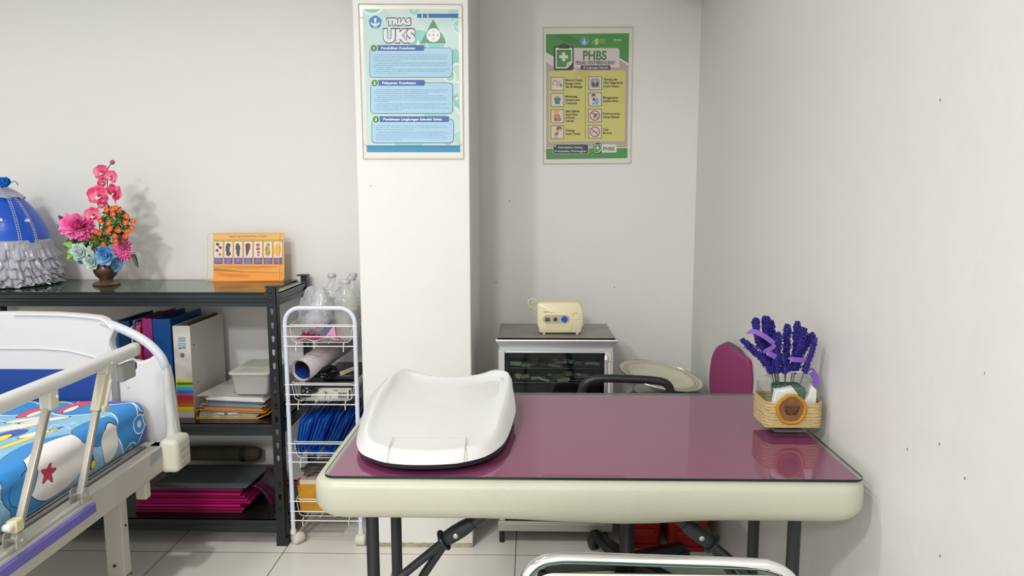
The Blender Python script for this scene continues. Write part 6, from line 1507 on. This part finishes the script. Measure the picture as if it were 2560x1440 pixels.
# tissue and foam in the jar
t = thing('tissue_paper', 'crumpled white tissue inside the twine-wrapped jar', 'tissue', ((jx0+jx1)/2, (jy0+jy1)/2, zb_+.01))
zj = lambda y: jz(y)
for x0, x1, ya, yb_, dy in ((jx0+.010, jx0+.070, 984, 978, .008), (jx0+.066, jx1-.010, 994, 974, .012)):
    mb = MB(); mb.prism([Vector((x0, jy0+dy, zb_+.04)), Vector((x1, jy0+dy, zb_+.04)), Vector((x1, jy0+dy, zj(yb_ if x0 > jx0+.05 else ya)-.004)), Vector((x1-.012, jy0+dy, zj(yb_)+.006)), Vector((x0+(.010 if x0 < jx0+.05 else .030), jy0+dy, zj(ya)+.003))], (.002, .020, .001)); mb.build('fold', mat('tissue_white', 'e6e6e2', .8, bump=.5, bscale=60), t, bevel=.002)
MB().box((jx0+.030, jy0+.020, zb_+.012), (jx1-.030, jy1-.022, zs_-.012)).build('foam', mat('foam_green', '2c5a46', .8, var=.3, vscale=60), t, bevel=.006)
# lavender bunch
lv = thing('lavender_bunch', 'bunch of deep violet artificial lavender with lilac ribbon in the jar', 'flowers', ((jx0+jx1)/2, (jy0+jy1)/2, zb_+.02))
M_lav = gradmat('lavender', '180f5e', '2c2094', .006, .6); M_rib = mat('ribbon_lilac', '7c5ab4', .3)
def PL(x, y, Y): return aty(1740+x*.25, 760+y*.25, Y)
sprigs = [([(455,355),(560,450),(670,550),(760,690)], 1.635, 34), ([(600,145),(600,220),(640,400),(770,600)], 1.65, 34), ([(700,125),(705,220),(720,350),(800,600)], 1.655, 38), ([(750,170),(755,280),(770,420),(820,680)], 1.665, 34), ([(820,285),(810,400),(805,520),(810,690)], 1.628, 38), ([(860,500),(880,600),(900,690)], 1.625, 34),
          ([(918,205),(910,330),(905,480),(890,690)], 1.66, 34), ([(1018,175),(1005,300),(1000,450),(960,690)], 1.66, 32), ([(1085,240),(1050,350),(1010,500),(965,690)], 1.64, 38), ([(1180,300),(1110,380),(1040,520),(985,690)], 1.655, 34), ([(1198,340),(1160,470),(1110,600),(1080,690)], 1.632, 28), ([(630,300),(680,420),(720,540),(790,690)], 1.67, 32)]
for i, (pp, Y, r_) in enumerate(sprigs):
    rnd = random.Random(i+50); pts = smoothpath([PL(x, y, Y+ .015*(1-q/len(pp))) for q, (x, y) in enumerate(pp)], 8); sp_ = None
    R_ = r_*.25*1.78/1850*1.12
    mb = MB(); mb.tube(pts, [R_*.55*(.5+.5*min(1, k_/4)) for k_ in range(len(pts))], 10)
    tot = sum((pts[k_+1]-pts[k_]).length for k_ in range(len(pts)-1)); n = int(tot/.00040)
    for j in range(n):
        f = j/n*(len(pts)-1); a = int(f); p = pts[a].lerp(pts[min(a+1, len(pts)-1)], f-a); d = (pts[min(a+1, len(pts)-1)]-pts[a]).normalized() if a+1 < len(pts) else Vector((0, 0, -1))
        o1 = d.orthogonal().normalized(); o2 = d.cross(o1); q = rnd.uniform(0, 2*PI); rad = o1*math.cos(q)+o2*math.sin(q)
        taper = min(1, .55+j/n*3); c = p+rad*R_*taper*rnd.uniform(.52, .84); rr_ = R_*rnd.uniform(.20, .30)
        u1 = (rad+d*rnd.uniform(-1, .3)).normalized(); u2 = u1.cross(Vector((rnd.uniform(-1, 1), rnd.uniform(-1, 1), rnd.uniform(-1, 1)))).normalized()
        mb.tube([c+u1*(rr_*math.cos(w))+u2*(rr_*math.sin(w)) for w in (-2.2, -1.1, 0, 1.1, 2.2)], rr_*.42, 4)
    o = mb.build('lavender_sprig', M_lav, lv, smooth=True)
    MB().tube([pts[-1], Vector(((jx0+jx1)/2+(pts[-1].x-(jx0+jx1)/2)*.4, (jy0+jy1)/2, zb_+.05))], .0012, 5).build('stalk', mat('stalk_green', '2f5c46', .6), o)
def ribbon(pp, Y, w, nm='ribbon'):
    pts = smoothpath([PL(x, y, Y+dy) for x, y, dy in pp], 6); mb = MB(); N_ = len(pts); L_, R2 = [], []
    for i, p in enumerate(pts):
        ww = w*(.12+.88*min(1, i/(N_*.22))); tw = .9*math.sin(i/N_*3)
        d = (pts[min(i+1, N_-1)]-pts[max(i-1, 0)]).normalized(); s = Vector((-d.z, .3*tw, d.x)).normalized()*ww; L_.append(p+s); R2.append(p-s)
    mb.rings([L_, R2], False, False, close=False); mb.build(nm, M_rib, lv, solid=.0003)
ribbon([(500,295,0),(580,275,0),(680,320,0),(780,395,.004)], 1.612, .0055); ribbon([(780,395,.0),(770,430,0),(700,470,-.003),(690,490,.0)], 1.609, .0055); ribbon([(700,480,0),(740,500,0),(800,530,.01)], 1.610, .0060)
ribbon([(920,545,0),(980,555,0),(1060,560,.01),(1110,560,.02)], 1.618, .0055); ribbon([(1110,650,.0),(1160,680,.002),(1195,740,.004),(1208,820,.004)], 1.650, .0085)
# a few wall marks: small chips in the plaster
mb_marks = (((1274,503), YA), ((1240,706), YA), ((1536,718), YA))
for (p, Y) in mb_marks:
    c = aty(p[0], p[1], Y-.0004); MB().lathe([(.0035, 0), (.001, .0004)], c, 7, axis=(0, -1, 0), sy=.5, rot=.4).build('trim_2', mat('mark_grey', '6a655a', .8), props={'kind': 'structure'})
for p in ((2268,1123),(2348,1110),(2412,1196),(2350,1390),(2350,250)):
    c = atx(p[0], p[1], XW-.0004); MB().lathe([(.0030, 0), (.001, .0004)], c, 7, axis=(-1, 0, 0), sy=.5, rot=.8).build('trim_3', MATS['mark_grey'], props={'kind': 'structure'})
# ================================================================= AIR CONDITIONER (unseen, added just above the frame to cast the corner's shadow)
ac = thing('added_air_conditioner', 'unseen white air conditioner added high on the right wall to shade the alcove corner', 'air conditioner', (XW, 2.55, 2.03))
rs = []
for y_, k_ in ((2.12, .012), (2.135, 0), (2.955, 0), (2.97, .012)):
    rs.append([Vector((XW-x_+(k_ if x_ > .1 else 0), y_, z_)) for x_, z_ in ((.0, 2.03), (.14, 2.03), (.215, 2.07), (.235, 2.13), (.225, 2.27), (.17, 2.30), (.0, 2.30))])
MB().rings(rs).build('housing', mat('ac_white', 'e8e8e4', .35), ac, smooth=35)
MB().prism([Vector((XW-.150, 2.17, 2.034)), Vector((XW-.205, 2.17, 2.063)), Vector((XW-.207, 2.17, 2.060)), Vector((XW-.152, 2.17, 2.031))], (0, .75, 0)).build('louvre', mat('ac_louvre', 'd6d6d2', .4), ac)
